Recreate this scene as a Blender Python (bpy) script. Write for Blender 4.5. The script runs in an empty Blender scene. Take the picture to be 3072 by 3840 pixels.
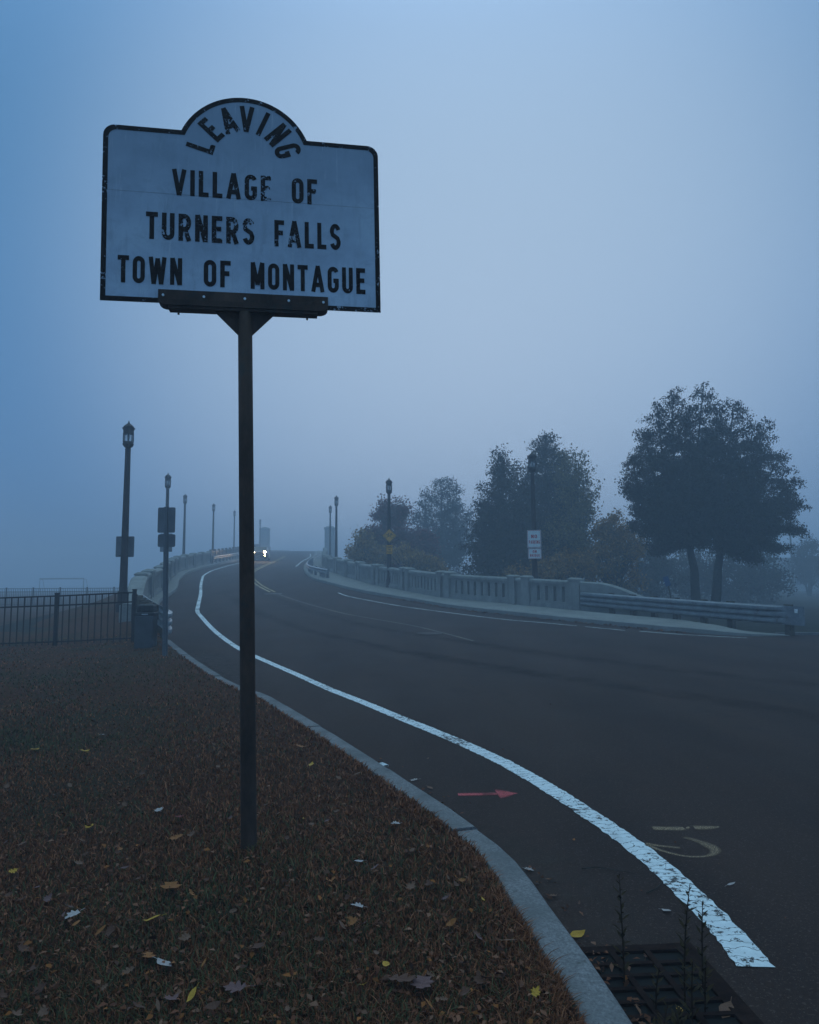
import bpy, bmesh, math, random
import numpy as np
from mathutils import Matrix, Vector

SC = bpy.context.scene
COL = SC.collection
rnd = random.Random(7)
nr = np.random.default_rng(11)

# ------------------------------------------------------------------ camera
HC = 1.42
PITCH, ROLL = math.radians(5.76), math.radians(0.36)
fwd = np.array([0, math.cos(PITCH), math.sin(PITCH)])
r0 = np.array([1.0, 0, 0]); u0 = np.cross(r0, fwd)
rgt = math.cos(ROLL) * r0 - math.sin(ROLL) * u0
upv = math.sin(ROLL) * r0 + math.cos(ROLL) * u0
cam = bpy.data.cameras.new('camera'); co = bpy.data.objects.new('camera', cam); COL.objects.link(co)
cam.sensor_fit = 'VERTICAL'; cam.sensor_height = 36.0; cam.lens = 25.0
cam.clip_start = 0.05; cam.clip_end = 2000
M = Matrix.Identity(4)
for i in range(3):
    M[i][0], M[i][1], M[i][2] = rgt[i], upv[i], -fwd[i]
M[0][3], M[1][3], M[2][3] = 0, 0, HC
co.matrix_world = M
SC.camera = co

# ------------------------------------------------------------------ world, sun, exposure
SUN_EL, SUN_AZ = math.radians(21), math.radians(6)      # azimuth from +Y towards +X
w = bpy.data.worlds.new('World'); SC.world = w; w.use_nodes = True
nt = w.node_tree; nt.nodes.clear()
out = nt.nodes.new('ShaderNodeOutputWorld'); bg = nt.nodes.new('ShaderNodeBackground')
sky = nt.nodes.new('ShaderNodeTexSky'); sky.sky_type = 'NISHITA'; sky.sun_disc = False
sky.sun_elevation = SUN_EL; sky.sun_rotation = SUN_AZ
tc = nt.nodes.new('ShaderNodeTexCoord')
sx = nt.nodes.new('ShaderNodeSeparateXYZ'); nt.links.new(tc.outputs['Generated'], sx.inputs[0])
mr = nt.nodes.new('ShaderNodeMapRange'); mr.inputs[1].default_value = -0.2; mr.inputs[2].default_value = 1.0
nt.links.new(sx.outputs['Z'], mr.inputs[0])
cr = nt.nodes.new('ShaderNodeValToRGB'); cr.color_ramp.interpolation = 'B_SPLINE'
els = cr.color_ramp.elements
SKY = [(-0.2, (.04, .10, .215)), (0.0, (.072, .188, .405)), (0.18, (.088, .230, .475)), (0.40, (.090, .240, .475)),
       (0.64, (.085, .235, .46)), (0.80, (.36, .68, 1.2)), (1.0, (.56, .98, 1.75))]
while len(els) < len(SKY): els.new(0.5)
for e, (z, c) in zip(els, SKY):
    e.position = (z + 0.2) / 1.2; e.color = (*c, 1)
nt.links.new(mr.outputs[0], cr.inputs[0])
# the veiled dawn: a broad brighter part of the cloud round the hidden sun
sd = Vector((math.sin(SUN_AZ) * math.cos(SUN_EL), math.cos(SUN_AZ) * math.cos(SUN_EL), math.sin(SUN_EL)))
dv = nt.nodes.new('ShaderNodeVectorMath'); dv.operation = 'DOT_PRODUCT'; dv.inputs[1].default_value = sd
nt.links.new(tc.outputs['Generated'], dv.inputs[0])
lm = nt.nodes.new('ShaderNodeMapRange'); lm.interpolation_type = 'SMOOTHSTEP'
lm.inputs[1].default_value = math.cos(math.radians(36.5)); lm.inputs[2].default_value = math.cos(math.radians(3)); lm.inputs[3].default_value = 0.0; lm.inputs[4].default_value = 1.0
nt.links.new(dv.outputs['Value'], lm.inputs[0])
ml = nt.nodes.new('ShaderNodeMix'); ml.data_type = 'RGBA'; ml.blend_type = 'ADD'
nt.links.new(lm.outputs[0], ml.inputs[0]); nt.links.new(cr.outputs[0], ml.inputs[6]); ml.inputs[7].default_value = (.295, .300, .262, 1)
sm = nt.nodes.new('ShaderNodeMix'); sm.data_type = 'RGBA'; sm.blend_type = 'MULTIPLY'; sm.inputs[0].default_value = 1
nt.links.new(sky.outputs[0], sm.inputs[6]); sm.inputs[7].default_value = (.002, .002, .002, 1)
ad = nt.nodes.new('ShaderNodeMix'); ad.data_type = 'RGBA'; ad.blend_type = 'ADD'; ad.inputs[0].default_value = 1
nt.links.new(ml.outputs[2], ad.inputs[6]); nt.links.new(sm.outputs[2], ad.inputs[7])
nt.links.new(ad.outputs[2], bg.inputs[0]); bg.inputs[1].default_value = 1.0
nt.links.new(bg.outputs[0], out.inputs[0])

sl = bpy.data.lights.new('sun', 'SUN'); sl.energy = 0.12; sl.angle = math.radians(50); sl.color = (.8, .9, 1)
so = bpy.data.objects.new('sun', sl); COL.objects.link(so)
so.rotation_euler = (-sd).to_track_quat('-Z', 'Y').to_euler(); so.location = sd * 60

SC.view_settings.view_transform = 'Standard'; SC.view_settings.look = 'None'
SC.view_settings.exposure = 0; SC.view_settings.gamma = 1
SC.cycles.use_denoising = True
SC.cycles.volume_bounces = 1; SC.cycles.max_bounces = 6; SC.cycles.diffuse_bounces = 3
SC.cycles.transparent_max_bounces = 12
SC.cycles.sample_clamp_indirect = 4

# ------------------------------------------------------------------ haze
HAZE_D = 0.0080
def haze_box():
    me = bpy.data.meshes.new('haze')
    x0, x1, y0, y1, z0, z1 = -200, 200, -30, 300, -1.7, 16.0
    v = [(x, y, z) for z in (z0, z1) for y in (y0, y1) for x in (x0, x1)]
    f = [(0, 2, 3, 1), (4, 5, 7, 6), (0, 1, 5, 4), (2, 6, 7, 3), (0, 4, 6, 2), (1, 3, 7, 5)]
    me.from_pydata(v, [], f)
    o = bpy.data.objects.new('haze', me); COL.objects.link(o); o['kind'] = 'stuff'
    o['label'] = 'blue morning fog lying over the road and bridge'; o['category'] = 'fog'
    m = bpy.data.materials.new('fog'); m.use_nodes = True; t = m.node_tree; t.nodes.clear()
    mo = t.nodes.new('ShaderNodeOutputMaterial'); pv = t.nodes.new('ShaderNodeVolumePrincipled')
    pv.inputs['Color'].default_value = (.83, .90, 1.0, 1); pv.inputs['Density'].default_value = HAZE_D
    pv.inputs['Anisotropy'].default_value = 0.18
    t.links.new(pv.outputs[0], mo.inputs['Volume']); me.materials.append(m)

# ------------------------------------------------------------------ materials
MATS = {}
class NT:
    def __init__(s, name, rough=.7, spec=.5, metal=0.0):
        s.m = bpy.data.materials.new(name); s.m.use_nodes = True; s.t = s.m.node_tree
        s.b = s.t.nodes['Principled BSDF']; s.o = s.t.nodes['Material Output']
        s.b.inputs['Roughness'].default_value = rough; s.b.inputs['Metallic'].default_value = metal
        s.b.inputs['Specular IOR Level'].default_value = spec
        s.tc = s.n('TexCoord')
        MATS[name] = s.m
    def n(s, k): return s.t.nodes.new('ShaderNode' + k)
    def l(s, a, b): s.t.links.new(a, b)
    def noise(s, scale, detail=4, rough=.55, coord='Object', sc=None, dist=0):
        no = s.n('TexNoise'); no.inputs['Scale'].default_value = scale
        no.inputs['Detail'].default_value = detail; no.inputs['Roughness'].default_value = rough
        no.inputs['Distortion'].default_value = dist
        c = s.tc.outputs[coord]
        if sc:
            mp = s.n('Mapping'); mp.inputs['Scale'].default_value = sc; s.l(c, mp.inputs[0]); c = mp.outputs[0]
        s.l(c, no.inputs['Vector']); return no.outputs[0]
    def ramp(s, fac, stops, interp='LINEAR'):
        r = s.n('ValToRGB'); r.color_ramp.interpolation = interp; e = r.color_ramp.elements
        while len(e) < len(stops): e.new(.5)
        for q, (p, c) in zip(e, stops):
            q.position = p; q.color = (*c, 1) if len(c) == 3 else c
        s.l(fac, r.inputs[0]); return r.outputs[0]
    def g(s, fac, a, b): return s.ramp(fac, [(a, (0, 0, 0)), (b, (1, 1, 1))])
    def mix(s, fac, a, b, blend='MIX'):
        m = s.n('Mix'); m.data_type = 'RGBA'; m.blend_type = blend
        if isinstance(fac, (int, float)): m.inputs[0].default_value = fac
        else: s.l(fac, m.inputs[0])
        for i, c in ((6, a), (7, b)):
            if isinstance(c, tuple): m.inputs[i].default_value = (*c, 1)
            else: s.l(c, m.inputs[i])
        return m.outputs[2]
    def bump(s, h, st=.3, d=.02):
        b = s.n('Bump'); b.inputs['Strength'].default_value = st; b.inputs['Distance'].default_value = d
        s.l(h, b.inputs['Height']); s.l(b.outputs[0], s.b.inputs['Normal'])
    def col(s, c):
        if isinstance(c, tuple): s.b.inputs['Base Color'].default_value = (*c, 1)
        else: s.l(c, s.b.inputs['Base Color'])
    def attr(s, name):
        a = s.n('Attribute'); a.attribute_name = name; return a

def simple(name, c, rough=.7, spec=.4, metal=0, var=.25, scale=6, bump=0):
    s = NT(name, rough, spec, metal)
    d = tuple(max(0, x * (1 - var)) for x in c); u = tuple(min(1, x * (1 + var)) for x in c)
    no = s.noise(scale)
    s.col(s.ramp(no, [(.3, d), (.7, u)]))
    if bump: s.bump(s.noise(scale * 8), bump, .01)
    return s.m

# asphalt
s = NT('asphalt', .85, .12)
fine = s.noise(210, 2, .7); mid = s.noise(38, 3, .6); big = s.noise(.55, 4, .6); lane = s.noise(.5, 3, .6, sc=(1.6, .35, 1))
c = s.ramp(fine, [(.30, (.022, .011, .008)), (.55, (.052, .027, .020)), (.72, (.11, .065, .050))])
c = s.mix(.55, c, s.ramp(mid, [(.3, (.030, .015, .011)), (.7, (.060, .031, .023))]))
c = s.mix(s.g(big, .42, .68), c, s.mix(.5, c, (.068, .037, .028)))
c = s.mix(s.g(lane, .40, .62), c, s.mix(.6, c, (.026, .013, .010)))
spk = s.noise(75, 2, .6); c = s.mix(s.g(spk, .60, .68), c, s.mix(.6, c, (.13, .085, .068)))
sta = s.noise(.9, 5, .7, sc=(1, .6, 1)); c = s.mix(s.g(sta, .58, .66), c, s.mix(.35, c, (.022, .012, .010)))
pale = s.g(s.noise(160, 1, .5), .73, .76)
c = s.mix(pale, c, (.20, .15, .12))
s.col(c); s.bump(fine, .5, .006)
s.l(s.ramp(big, [(.3, (.72,) * 3), (.7, (.85,) * 3)]), s.b.inputs['Roughness'])

# road paint: cracked across the line, UV u = metres along, v = 0..1 across
def paint(name, base, dirt, wear0, wear1, crack=True):
    s = NT(name, .6, .4)
    sp = s.n('SeparateXYZ'); s.l(s.tc.outputs['UV'], sp.inputs[0])
    def mth(op, a, b=None, c=None):
        m = s.n('Math'); m.operation = op
        for k, q in enumerate((a, b, c)):
            if q is None: continue
            if isinstance(q, (int, float)): m.inputs[k].default_value = q
            else: s.l(q, m.inputs[k])
        return m.outputs[0]
    n1 = s.noise(7, 3, .6); n2 = s.noise(30, 3, .6); n3 = s.noise(11, 2, .5); n4 = s.noise(45, 2, .5)
    uu = mth('ADD', mth('MULTIPLY', sp.outputs['X'], 15.0), mth('ADD', mth('MULTIPLY', n1, 2.6), mth('MULTIPLY', n2, .22)))
    du = mth('ABSOLUTE', mth('SUBTRACT', mth('FRACT', uu), .5))
    tcr = mth('GREATER_THAN', mth('ADD', du, mth('MULTIPLY', mth('SUBTRACT', n4, .5), .035)), .466)
    tcr = mth('MULTIPLY', tcr, mth('GREATER_THAN', s.noise(9, 2, .5), .37))
    vv = mth('ADD', mth('MULTIPLY', sp.outputs['Y'], 1.0), mth('ADD', mth('MULTIPLY', n3, 1.9), mth('MULTIPLY', n2, .35)))
    lcr = mth('LESS_THAN', mth('ABSOLUTE', mth('SUBTRACT', mth('FRACT', vv), .5)), .022)
    lcr = mth('MULTIPLY', lcr, mth('GREATER_THAN', s.noise(13, 2, .5), .53))
    crk = mth('MAXIMUM', tcr, lcr)
    wearn = s.noise(26, 5, .7); patch = s.noise(1.1, 3, .6)
    ma = s.n('Math'); ma.operation = 'MULTIPLY_ADD'; s.l(patch, ma.inputs[0]); ma.inputs[1].default_value = .75; s.l(wearn, ma.inputs[2])
    worn = s.g(ma.outputs[0], wear0, wear1)
    c = s.ramp(s.noise(14, 5, .65), [(.3, tuple(x * .78 for x in base)), (.65, base)])
    c = s.mix(s.g(s.noise(5, 4, .7), .55, .72), c, tuple(x * .68 for x in base))
    if crack:
        c = s.mix(crk, c, dirt)
    c = s.mix(worn, c, dirt)
    s.col(c); s.bump(s.noise(90), .25, .004)
    return s.m
paint('white paint', (.85, .85, .83), (.045, .036, .030), .96, 1.06)
paint('far white paint', (.70, .69, .66), (.06, .045, .036), .93, 1.15, False)
paint('yellow paint', (.50, .34, .10), (.05, .04, .033), .88, 1.05, False); paint('worn yellow paint', (.30, .20, .08), (.05, .04, .033), .62, .90, False)
def spray(name, base, lo, hi):
    s = NT(name, .8, .2)
    at = s.attr('fade')
    no = s.noise(120, 3, .7)
    ma = s.n('Math'); ma.operation = 'MULTIPLY'; s.l(at.outputs['Fac'], ma.inputs[0]); s.l(s.g(no, lo, hi), ma.inputs[1])
    s.col(s.ramp(s.noise(30), [(.3, tuple(x * .7 for x in base)), (.7, base)]))
    tr = s.n('BsdfTransparent'); mx = s.n('MixShader')
    s.l(ma.outputs[0], mx.inputs[0]); s.l(tr.outputs[0], mx.inputs[1]); s.l(s.b.outputs[0], mx.inputs[2]); s.l(mx.outputs[0], s.o.inputs[0])
spray('pink spray', (.75, .13, .13), .25, .5)
spray('tan spray', (.52, .33, .20), .32, .62)

# granite kerb, concrete
s = NT('granite', .75, .35)
c = s.ramp(s.noise(85, 3, .7), [(.3, (.11, .095, .092)), (.5, (.195, .175, .170)), (.7, (.29, .265, .26))])
c = s.mix(s.g(s.noise(2.2, 4, .65), .42, .66), c, (.115, .108, .102))
c = s.mix(s.g(s.noise(14, 5, .7), .60, .70), c, (.09, .08, .072))
s.col(c); s.bump(s.noise(60, 4, .7), .35, .01)
s = NT('concrete', .85, .3)
c = s.ramp(s.noise(2.3, 6, .65), [(.28, (.17, .152, .136)), (.55, (.29, .265, .24)), (.75, (.37, .345, .315))])
st = s.noise(3.0, 5, .7, sc=(2.2, 2.2, .25))
c = s.mix(s.g(st, .52, .72), c, (.15, .14, .125))
c = s.mix(.25, c, s.ramp(s.noise(60, 2), [(.3, (.16, .15, .14)), (.7, (.45, .43, .40))]))
s.col(c); s.bump(s.noise(45, 4, .7), .3, .01)
s = NT('walk concrete', .85, .3)
c = s.ramp(s.noise(1.3, 6, .65), [(.28, (.155, .138, .122)), (.55, (.235, .212, .19)), (.75, (.30, .275, .25))])
c = s.mix(.3, c, s.ramp(s.noise(50, 2), [(.3, (.13, .12, .11)), (.7, (.42, .40, .37))]))
s.col(c); s.bump(s.noise(45, 4, .7), .3, .01)

# soil / lawn
s = NT('lawn soil', .95, .1)
gp = s.g(s.noise(.45, 4, .6), .47, .63)
c = s.ramp(s.noise(30, 6, .75), [(.3, (.040, .016, .008)), (.55, (.12, .046, .021)), (.75, (.20, .08, .038))])
gcol = s.ramp(s.noise(40, 5, .7), [(.3, (.035, .022, .010)), (.7, (.095, .062, .028))])
c = s.mix(gp, c, gcol)
s.col(c); s.bump(s.noise(40, 6, .8), .9, .05)
s = NT('rough ground', .95, .1)
c = s.ramp(s.noise(3, 6, .7), [(.3, (.020, .018, .013)), (.7, (.055, .046, .034))])
s.col(c); s.bump(s.noise(12, 6, .8), .8, .08)
def tinted(name, rough=.85, spec=.15, transl=0.0):
    s = NT(name, rough, spec); a = s.attr('tint'); s.l(a.outputs['Color'], s.b.inputs['Base Color'])
    if transl:
        tl = s.n('BsdfTranslucent'); s.l(a.outputs['Color'], tl.inputs[0]); mx = s.n('MixShader'); mx.inputs[0].default_value = transl
        s.l(s.b.outputs[0], mx.inputs[1]); s.l(tl.outputs[0], mx.inputs[2]); s.l(mx.outputs[0], s.o.inputs[0])
    return s.m
tinted('blades', .95, .04, .15); tinted('litter', .9, .08); tinted('foliage', .75, .25, .2)
simple('bark', (.055, .045, .036), .9, .15, 0, .4, 9, .6)
simple('black metal', (.030, .020, .017), .6, .25, 0, .3, 8)
simple('lamp metal', (.035, .021, .019), .6, .3, 0, .3, 5)
simple('bulb white', (.7, .7, .68), .4, .5)
simple('dark recess', (.012, .010, .009), .9, .2)
simple('wood post', (.10, .075, .055), .9, .2, 0, .35, 8, .4)
simple('plate back', (.17, .165, .17), .45, .5, .4, .2, 3)
simple('grey plastic', (.075, .072, .075), .6, .4, 0, .2, 5)
simple('dark plastic', (.040, .036, .036), .6, .4, 0, .2, 5)
simple('reflector white', (.8, .8, .78), .4, .5)
simple('bolt', (.75, .75, .74), .35, .6, .5, .1)
simple('rust iron', (.026, .013, .010), .9, .05, 0, .4, 30, .4); simple('iron cover', (.085, .058, .050), .8, .2, 0, .3, 20)
simple('house wall', (.30, .29, .27), .9, .2)
simple('house roof', (.07, .065, .062), .9, .2)
simple('window glass', (.03, .035, .04), .1, .5)
simple('railing metal', (.10, .11, .12), .5, .5, .3)
simple('goal white', (.25, .25, .25), .5, .4)
simple('tyre', (.02, .02, .02), .85, .3)
simple('car paint', (.16, .16, .17), .3, .5, .3)
simple('sign white', (.74, .73, .70), .45, .4, 0, .08, 4)
simple('sign red', (.55, .035, .03), .5, .4, 0, .15, 30)
simple('sign amber', (.75, .33, .035), .5, .4, 0, .12, 8)
simple('sign black', (.02, .018, .017), .5, .4)
simple('sign blue', (.03, .075, .17), .6, .2)
simple('wire', (.02, .02, .02), .6, .3)
simple('paper', (.75, .75, .75), .7, .2)
# galvanised rail
s = NT('galvanised', .42, .5, .55)
c = s.ramp(s.noise(5, 5, .7), [(.3, (.26, .27, .28)), (.7, (.46, .47, .48))])
c = s.mix(s.g(s.noise(2.5, 5, .75), .56, .72), c, (.16, .12, .09)); s.col(c)
s = NT('weathered rail', .55, .5, .35)
c = s.ramp(s.noise(4, 5, .7), [(.3, (.14, .14, .15)), (.7, (.27, .28, .30))])
c = s.mix(s.g(s.noise(2.5, 5, .75), .55, .7), c, (.12, .09, .07)); s.col(c)
# sign steel post
s = NT('old steel', .75, .2, .0)
c = s.ramp(s.noise(7, 6, .75, sc=(1, 1, .35)), [(.32, (.040, .022, .016)), (.55, (.080, .045, .031)), (.75, (.13, .070, .045))])
c = s.mix(s.g(s.noise(3, 5, .7), .56, .70), c, (.030, .040, .040))
s.col(c); s.bump(s.noise(60, 5), .3, .004)
# town sign sheeting
s = NT('sign sheeting', .5, .4, .0)
c = s.ramp(s.noise(2.2, 6, .65, sc=(1, 1, 1.6)), [(.25, (.36, .42, .52)), (.5, (.58, .66, .78)), (.75, (.80, .88, .96))])
c = s.mix(s.g(s.noise(5, 5, .75, sc=(2.5, 1, .5)), .55, .78), c, (.33, .38, .45))
c = s.mix(s.g(s.noise(6, 6, .75, dist=1.2), .50, .72), c, s.mix(.55, c, (.28, .33, .41)))
st_ = s.noise(16, 4, .7, sc=(1, 1, .09)); c = s.mix(s.g(st_, .55, .75), c, s.mix(.45, c, (.25, .29, .36)))
c = s.mix(.20, c, s.ramp(s.noise(420, 2, .6), [(.3, (.2, .2, .2)), (.7, (.85, .85, .85))]))
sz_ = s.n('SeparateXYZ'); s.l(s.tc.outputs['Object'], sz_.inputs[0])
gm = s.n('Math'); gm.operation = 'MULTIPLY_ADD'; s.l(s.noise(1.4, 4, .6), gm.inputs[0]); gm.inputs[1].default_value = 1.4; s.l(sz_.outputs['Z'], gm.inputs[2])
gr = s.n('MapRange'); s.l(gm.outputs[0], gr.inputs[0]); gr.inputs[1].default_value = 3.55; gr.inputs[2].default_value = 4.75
c = s.mix(gr.outputs[0], c, s.mix(.75, c, (.26, .31, .38)))  # darker towards the top: light gradient from the surroundings painted into the sheeting
wv = s.noise(70, 3, .6, sc=(1, 1, .06)); c = s.mix(s.g(wv, .62, .72), c, s.mix(.35, c, (.75, .75, .75)))
s.col(c); s.bump(wv, .12, .002)
s = NT('sign vinyl', .85, .1)
at = s.attr('wear')
n1 = s.noise(75, 4, .65); n2 = s.noise(9, 3, .6)
m1 = s.n('Math'); m1.operation = 'MULTIPLY_ADD'; s.l(n2, m1.inputs[0]); m1.inputs[1].default_value = .55; s.l(n1, m1.inputs[2])
m2 = s.n('Math'); m2.operation = 'ADD'; s.l(m1.outputs[0], m2.inputs[0]); s.l(at.outputs['Fac'], m2.inputs[1])
fl = s.g(m2.outputs[0], .985, 1.012)
s.col(s.ramp(s.noise(40), [(.3, (.016, .009, .008)), (.7, (.030, .018, .015))]))
tr = s.n('BsdfTransparent'); mx = s.n('MixShader'); s.l(fl, mx.inputs[0]); s.l(s.b.outputs[0], mx.inputs[1]); s.l(tr.outputs[0], mx.inputs[2]); s.l(mx.outputs[0], s.o.inputs[0])
# lantern glass: pale, half see-through
s = NT('lantern glass', .25, .5)
s.col((.62, .66, .68)); tr = s.n('BsdfTransparent'); mx = s.n('MixShader'); mx.inputs[0].default_value = .3
s.l(tr.outputs[0], mx.inputs[1]); s.l(s.b.outputs[0], mx.inputs[2]); s.l(mx.outputs[0], s.o.inputs[0])
def emis(name, c, st):
    s = NT(name); s.b.inputs['Emission Color'].default_value = (*c, 1); s.b.inputs['Emission Strength'].default_value = st; s.col((.8, .8, .8))
emis('headlight lit', (1, .70, .36), 240); emis('fog light lit', (1, .68, .33), 180)

# ------------------------------------------------------------------ mesh helpers
class MB:
    def __init__(s): s.v = []; s.f = []; s.uv = None; s.at = {}; s.fm = []
    def add(s, vs, fs, mi=0):
        b = len(s.v); s.v += [tuple(map(float, p)) for p in vs]
        s.f += [tuple(b + i for i in f) for f in fs]; s.fm += [mi] * len(fs); return b
    def hexa(s, p, mi=0):      # p: 4 bottom (ccw), 4 top
        s.add(p, [(3, 2, 1, 0), (4, 5, 6, 7), (0, 1, 5, 4), (1, 2, 6, 5), (2, 3, 7, 6), (3, 0, 4, 7)], mi)
    def box(s, x0, x1, y0, y1, z0, z1, mi=0, bev=0):
        if bev:
            for (a, b, c_) in ((0, bev, bev), ):
                pass
            X = (x0, x0 + bev, x1 - bev, x1); Y = (y0, y0 + bev, y1 - bev, y1); Z = (z0, z0 + bev, z1 - bev, z1)
            ring = lambda z, i: [(X[1] if i else X[0], Y[0] if not i else Y[1], z)]
            o8 = [(X[1], Y[0]), (X[2], Y[0]), (X[3], Y[1]), (X[3], Y[2]), (X[2], Y[3]), (X[1], Y[3]), (X[0], Y[2]), (X[0], Y[1])]
            i8 = [(X[1], Y[1]), (X[2], Y[1]), (X[2], Y[1]), (X[2], Y[2]), (X[2], Y[2]), (X[1], Y[2]), (X[1], Y[2]), (X[1], Y[1])]
            i8 = [(min(max(a, X[0] + bev), X[3] - bev), min(max(b, Y[0] + bev), Y[3] - bev)) for a, b in o8]
            k = .999
            i8 = [((a - (x0 + x1) / 2) * 1 + (x0 + x1) / 2, b) for a, b in i8]
            # inset octagon a little larger than the clamp so that it stays a proper octagon
            e = bev * .35
            i8 = [(X[1], Y[0] + bev - e), (X[2], Y[0] + bev - e), (X[3] - bev + e, Y[1]), (X[3] - bev + e, Y[2]), (X[2], Y[3] - bev + e), (X[1], Y[3] - bev + e), (X[0] + bev - e, Y[2]), (X[0] + bev - e, Y[1])]
            rings = [[(a, b, Z[0]) for a, b in i8], [(a, b, Z[1]) for a, b in o8], [(a, b, Z[2]) for a, b in o8], [(a, b, Z[3]) for a, b in i8]]
            vs = sum(rings, []); fs = [tuple(range(7, -1, -1)), tuple(range(24, 32))]
            for r in range(3):
                for i in range(8):
                    j = (i + 1) % 8; fs.append((r * 8 + i, r * 8 + j, r * 8 + 8 + j, r * 8 + 8 + i))
            s.add(vs, fs, mi); return
        s.hexa([(x0, y0, z0), (x1, y0, z0), (x1, y1, z0), (x0, y1, z0), (x0, y0, z1), (x1, y0, z1), (x1, y1, z1), (x0, y1, z1)], mi)
    def lathe(s, prof, n=12, c=(0, 0, 0), rot=0, mi=0, cap=True):
        vs = []; fs = []
        for r, z in prof:
            for i in range(n):
                a = rot + 2 * math.pi * i / n; vs.append((c[0] + r * math.cos(a), c[1] + r * math.sin(a), c[2] + z))
        for k in range(len(prof) - 1):
            for i in range(n):
                j = (i + 1) % n; fs.append((k * n + i, k * n + j, (k + 1) * n + j, (k + 1) * n + i))
        if cap:
            fs.append(tuple(range(n - 1, -1, -1))); fs.append(tuple((len(prof) - 1) * n + i for i in range(n)))
        s.add(vs, fs, mi)
    def tube(s, pts, rad, n=6, mi=0):
        pts = [np.array(p, float) for p in pts]
        if not hasattr(rad, '__len__'): rad = [rad] * len(pts)
        vs = []; fs = []
        for i, p in enumerate(pts):
            t = pts[min(i + 1, len(pts) - 1)] - pts[max(i - 1, 0)]; t = t / (np.linalg.norm(t) + 1e-9)
            a = np.cross(t, (0, 0, 1.0) if abs(t[2]) < .9 else (1.0, 0, 0)); a /= np.linalg.norm(a); b = np.cross(t, a)
            for k in range(n):
                q = 2 * math.pi * k / n; vs.append(p + rad[i] * (math.cos(q) * a + math.sin(q) * b))
        for i in range(len(pts) - 1):
            for k in range(n):
                j = (k + 1) % n; fs.append((i * n + k, i * n + j, (i + 1) * n + j, (i + 1) * n + k))
        fs.append(tuple(range(n - 1, -1, -1))); fs.append(tuple((len(pts) - 1) * n + k for k in range(n)))
        s.add(vs, fs, mi)
    def prism(s, poly, f0, f1, mi=0):   # poly list of 2D, f0/f1: functions 2D -> 3D for both ends
        n = len(poly); vs = [f0(*p) for p in poly] + [f1(*p) for p in poly]
        fs = [tuple(range(n - 1, -1, -1)), tuple(range(n, 2 * n))] + [(i, (i + 1) % n, n + (i + 1) % n, n + i) for i in range(n)]
        s.add(vs, fs, mi)
    def grid(s, P, mi=0, uv=None):       # P[i][j] 3D
        P = np.asarray(P); a, b = P.shape[:2]
        base = s.add(P.reshape(-1, 3), [(i * b + j, i * b + j + 1, (i + 1) * b + j + 1, (i + 1) * b + j) for i in range(a - 1) for j in range(b - 1)], mi)
        if uv is not None:
            if s.uv is None: s.uv = {}
            for k, q in enumerate(np.asarray(uv).reshape(-1, 2)): s.uv[base + k] = q
    def build(s, name, mats, parent=None, loc=None, smooth=False):
        me = bpy.data.meshes.new(name)
        me.from_pydata(s.v, [], s.f); me.update()
        for m in (mats if isinstance(mats, (list, tuple)) else [mats]): me.materials.append(MATS[m])
        if len(set(s.fm)) > 1: me.polygons.foreach_set('material_index', s.fm)
        if s.uv is not None:
            ul = me.uv_layers.new(name='UVMap')
            for lp in me.loops: ul.data[lp.index].uv = s.uv.get(lp.vertex_index, (0, 0))
        for k, d in s.at.items():
            a = me.attributes.new(k, 'FLOAT', 'POINT'); a.data.foreach_set('value', [float(x) for x in d])
        if smooth: me.polygons.foreach_set('use_smooth', [True] * len(me.polygons))
        o = bpy.data.objects.new(name, me); COL.objects.link(o)
        if parent: o.parent = parent
        if loc is not None: o.location = loc
        return o

def npmesh(name, V, Fq, mat, tint=None, parent=None, loc=(0, 0, 0), tri=False):
    """V (n,3); Fq (m,4 or 3) ; tint (m,3) per face"""
    me = bpy.data.meshes.new(name); k = Fq.shape[1]
    me.vertices.add(len(V)); me.vertices.foreach_set('co', np.asarray(V, np.float32).ravel())
    me.loops.add(len(Fq) * k); me.loops.foreach_set('vertex_index', np.asarray(Fq, np.int32).ravel())
    me.polygons.add(len(Fq)); me.polygons.foreach_set('loop_start', np.arange(0, len(Fq) * k, k, dtype=np.int32))
    me.update(calc_edges=True)
    if tint is not None:
        a = me.attributes.new('tint', 'FLOAT_COLOR', 'FACE')
        c = np.concatenate([tint, np.ones((len(tint), 1))], 1).astype(np.float32); a.data.foreach_set('color', c.ravel())
    me.materials.append(MATS[mat])
    o = bpy.data.objects.new(name, me); COL.objects.link(o); o.location = loc
    if parent: o.parent = parent
    return o

def tag(o, label, cat, group=None):
    o['label'] = label; o['category'] = cat
    if group: o['group'] = group
    return o
def thing(name, label, cat, loc=(0, 0, 0), rz=0, group=None):
    o = bpy.data.objects.new(name, None); COL.objects.link(o); o.empty_display_size = .2
    o.location = loc; o.rotation_euler = (0, 0, rz); return tag(o, label, cat, group)
def struct(o): o['kind'] = 'structure'; return o
def copy_tree(o, parent=None):
    c = o.copy(); COL.objects.link(c)
    if parent: c.parent = parent
    for ch in list(o.children): copy_tree(ch, c)
    return c

# ------------------------------------------------------------------ terrain
def zprof(s):
    s = np.asarray(s, float)
    a = np.clip(s - 10, 0, 14); z = .06 / 28 * a * a
    b = np.clip(s - 24, 0, 16); z = z + .06 * b + .007 / 32 * b * b
    return z + .067 * np.clip(s - 40, 0, 90) + .05 * np.clip(s - 130, 0, None) - .13
def zs(x, y): return zprof(.954 * np.asarray(y) - .3 * np.asarray(x))
def smooth01(t): t = np.clip(t, 0, 1); return t * t * (3 - 2 * t)

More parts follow.
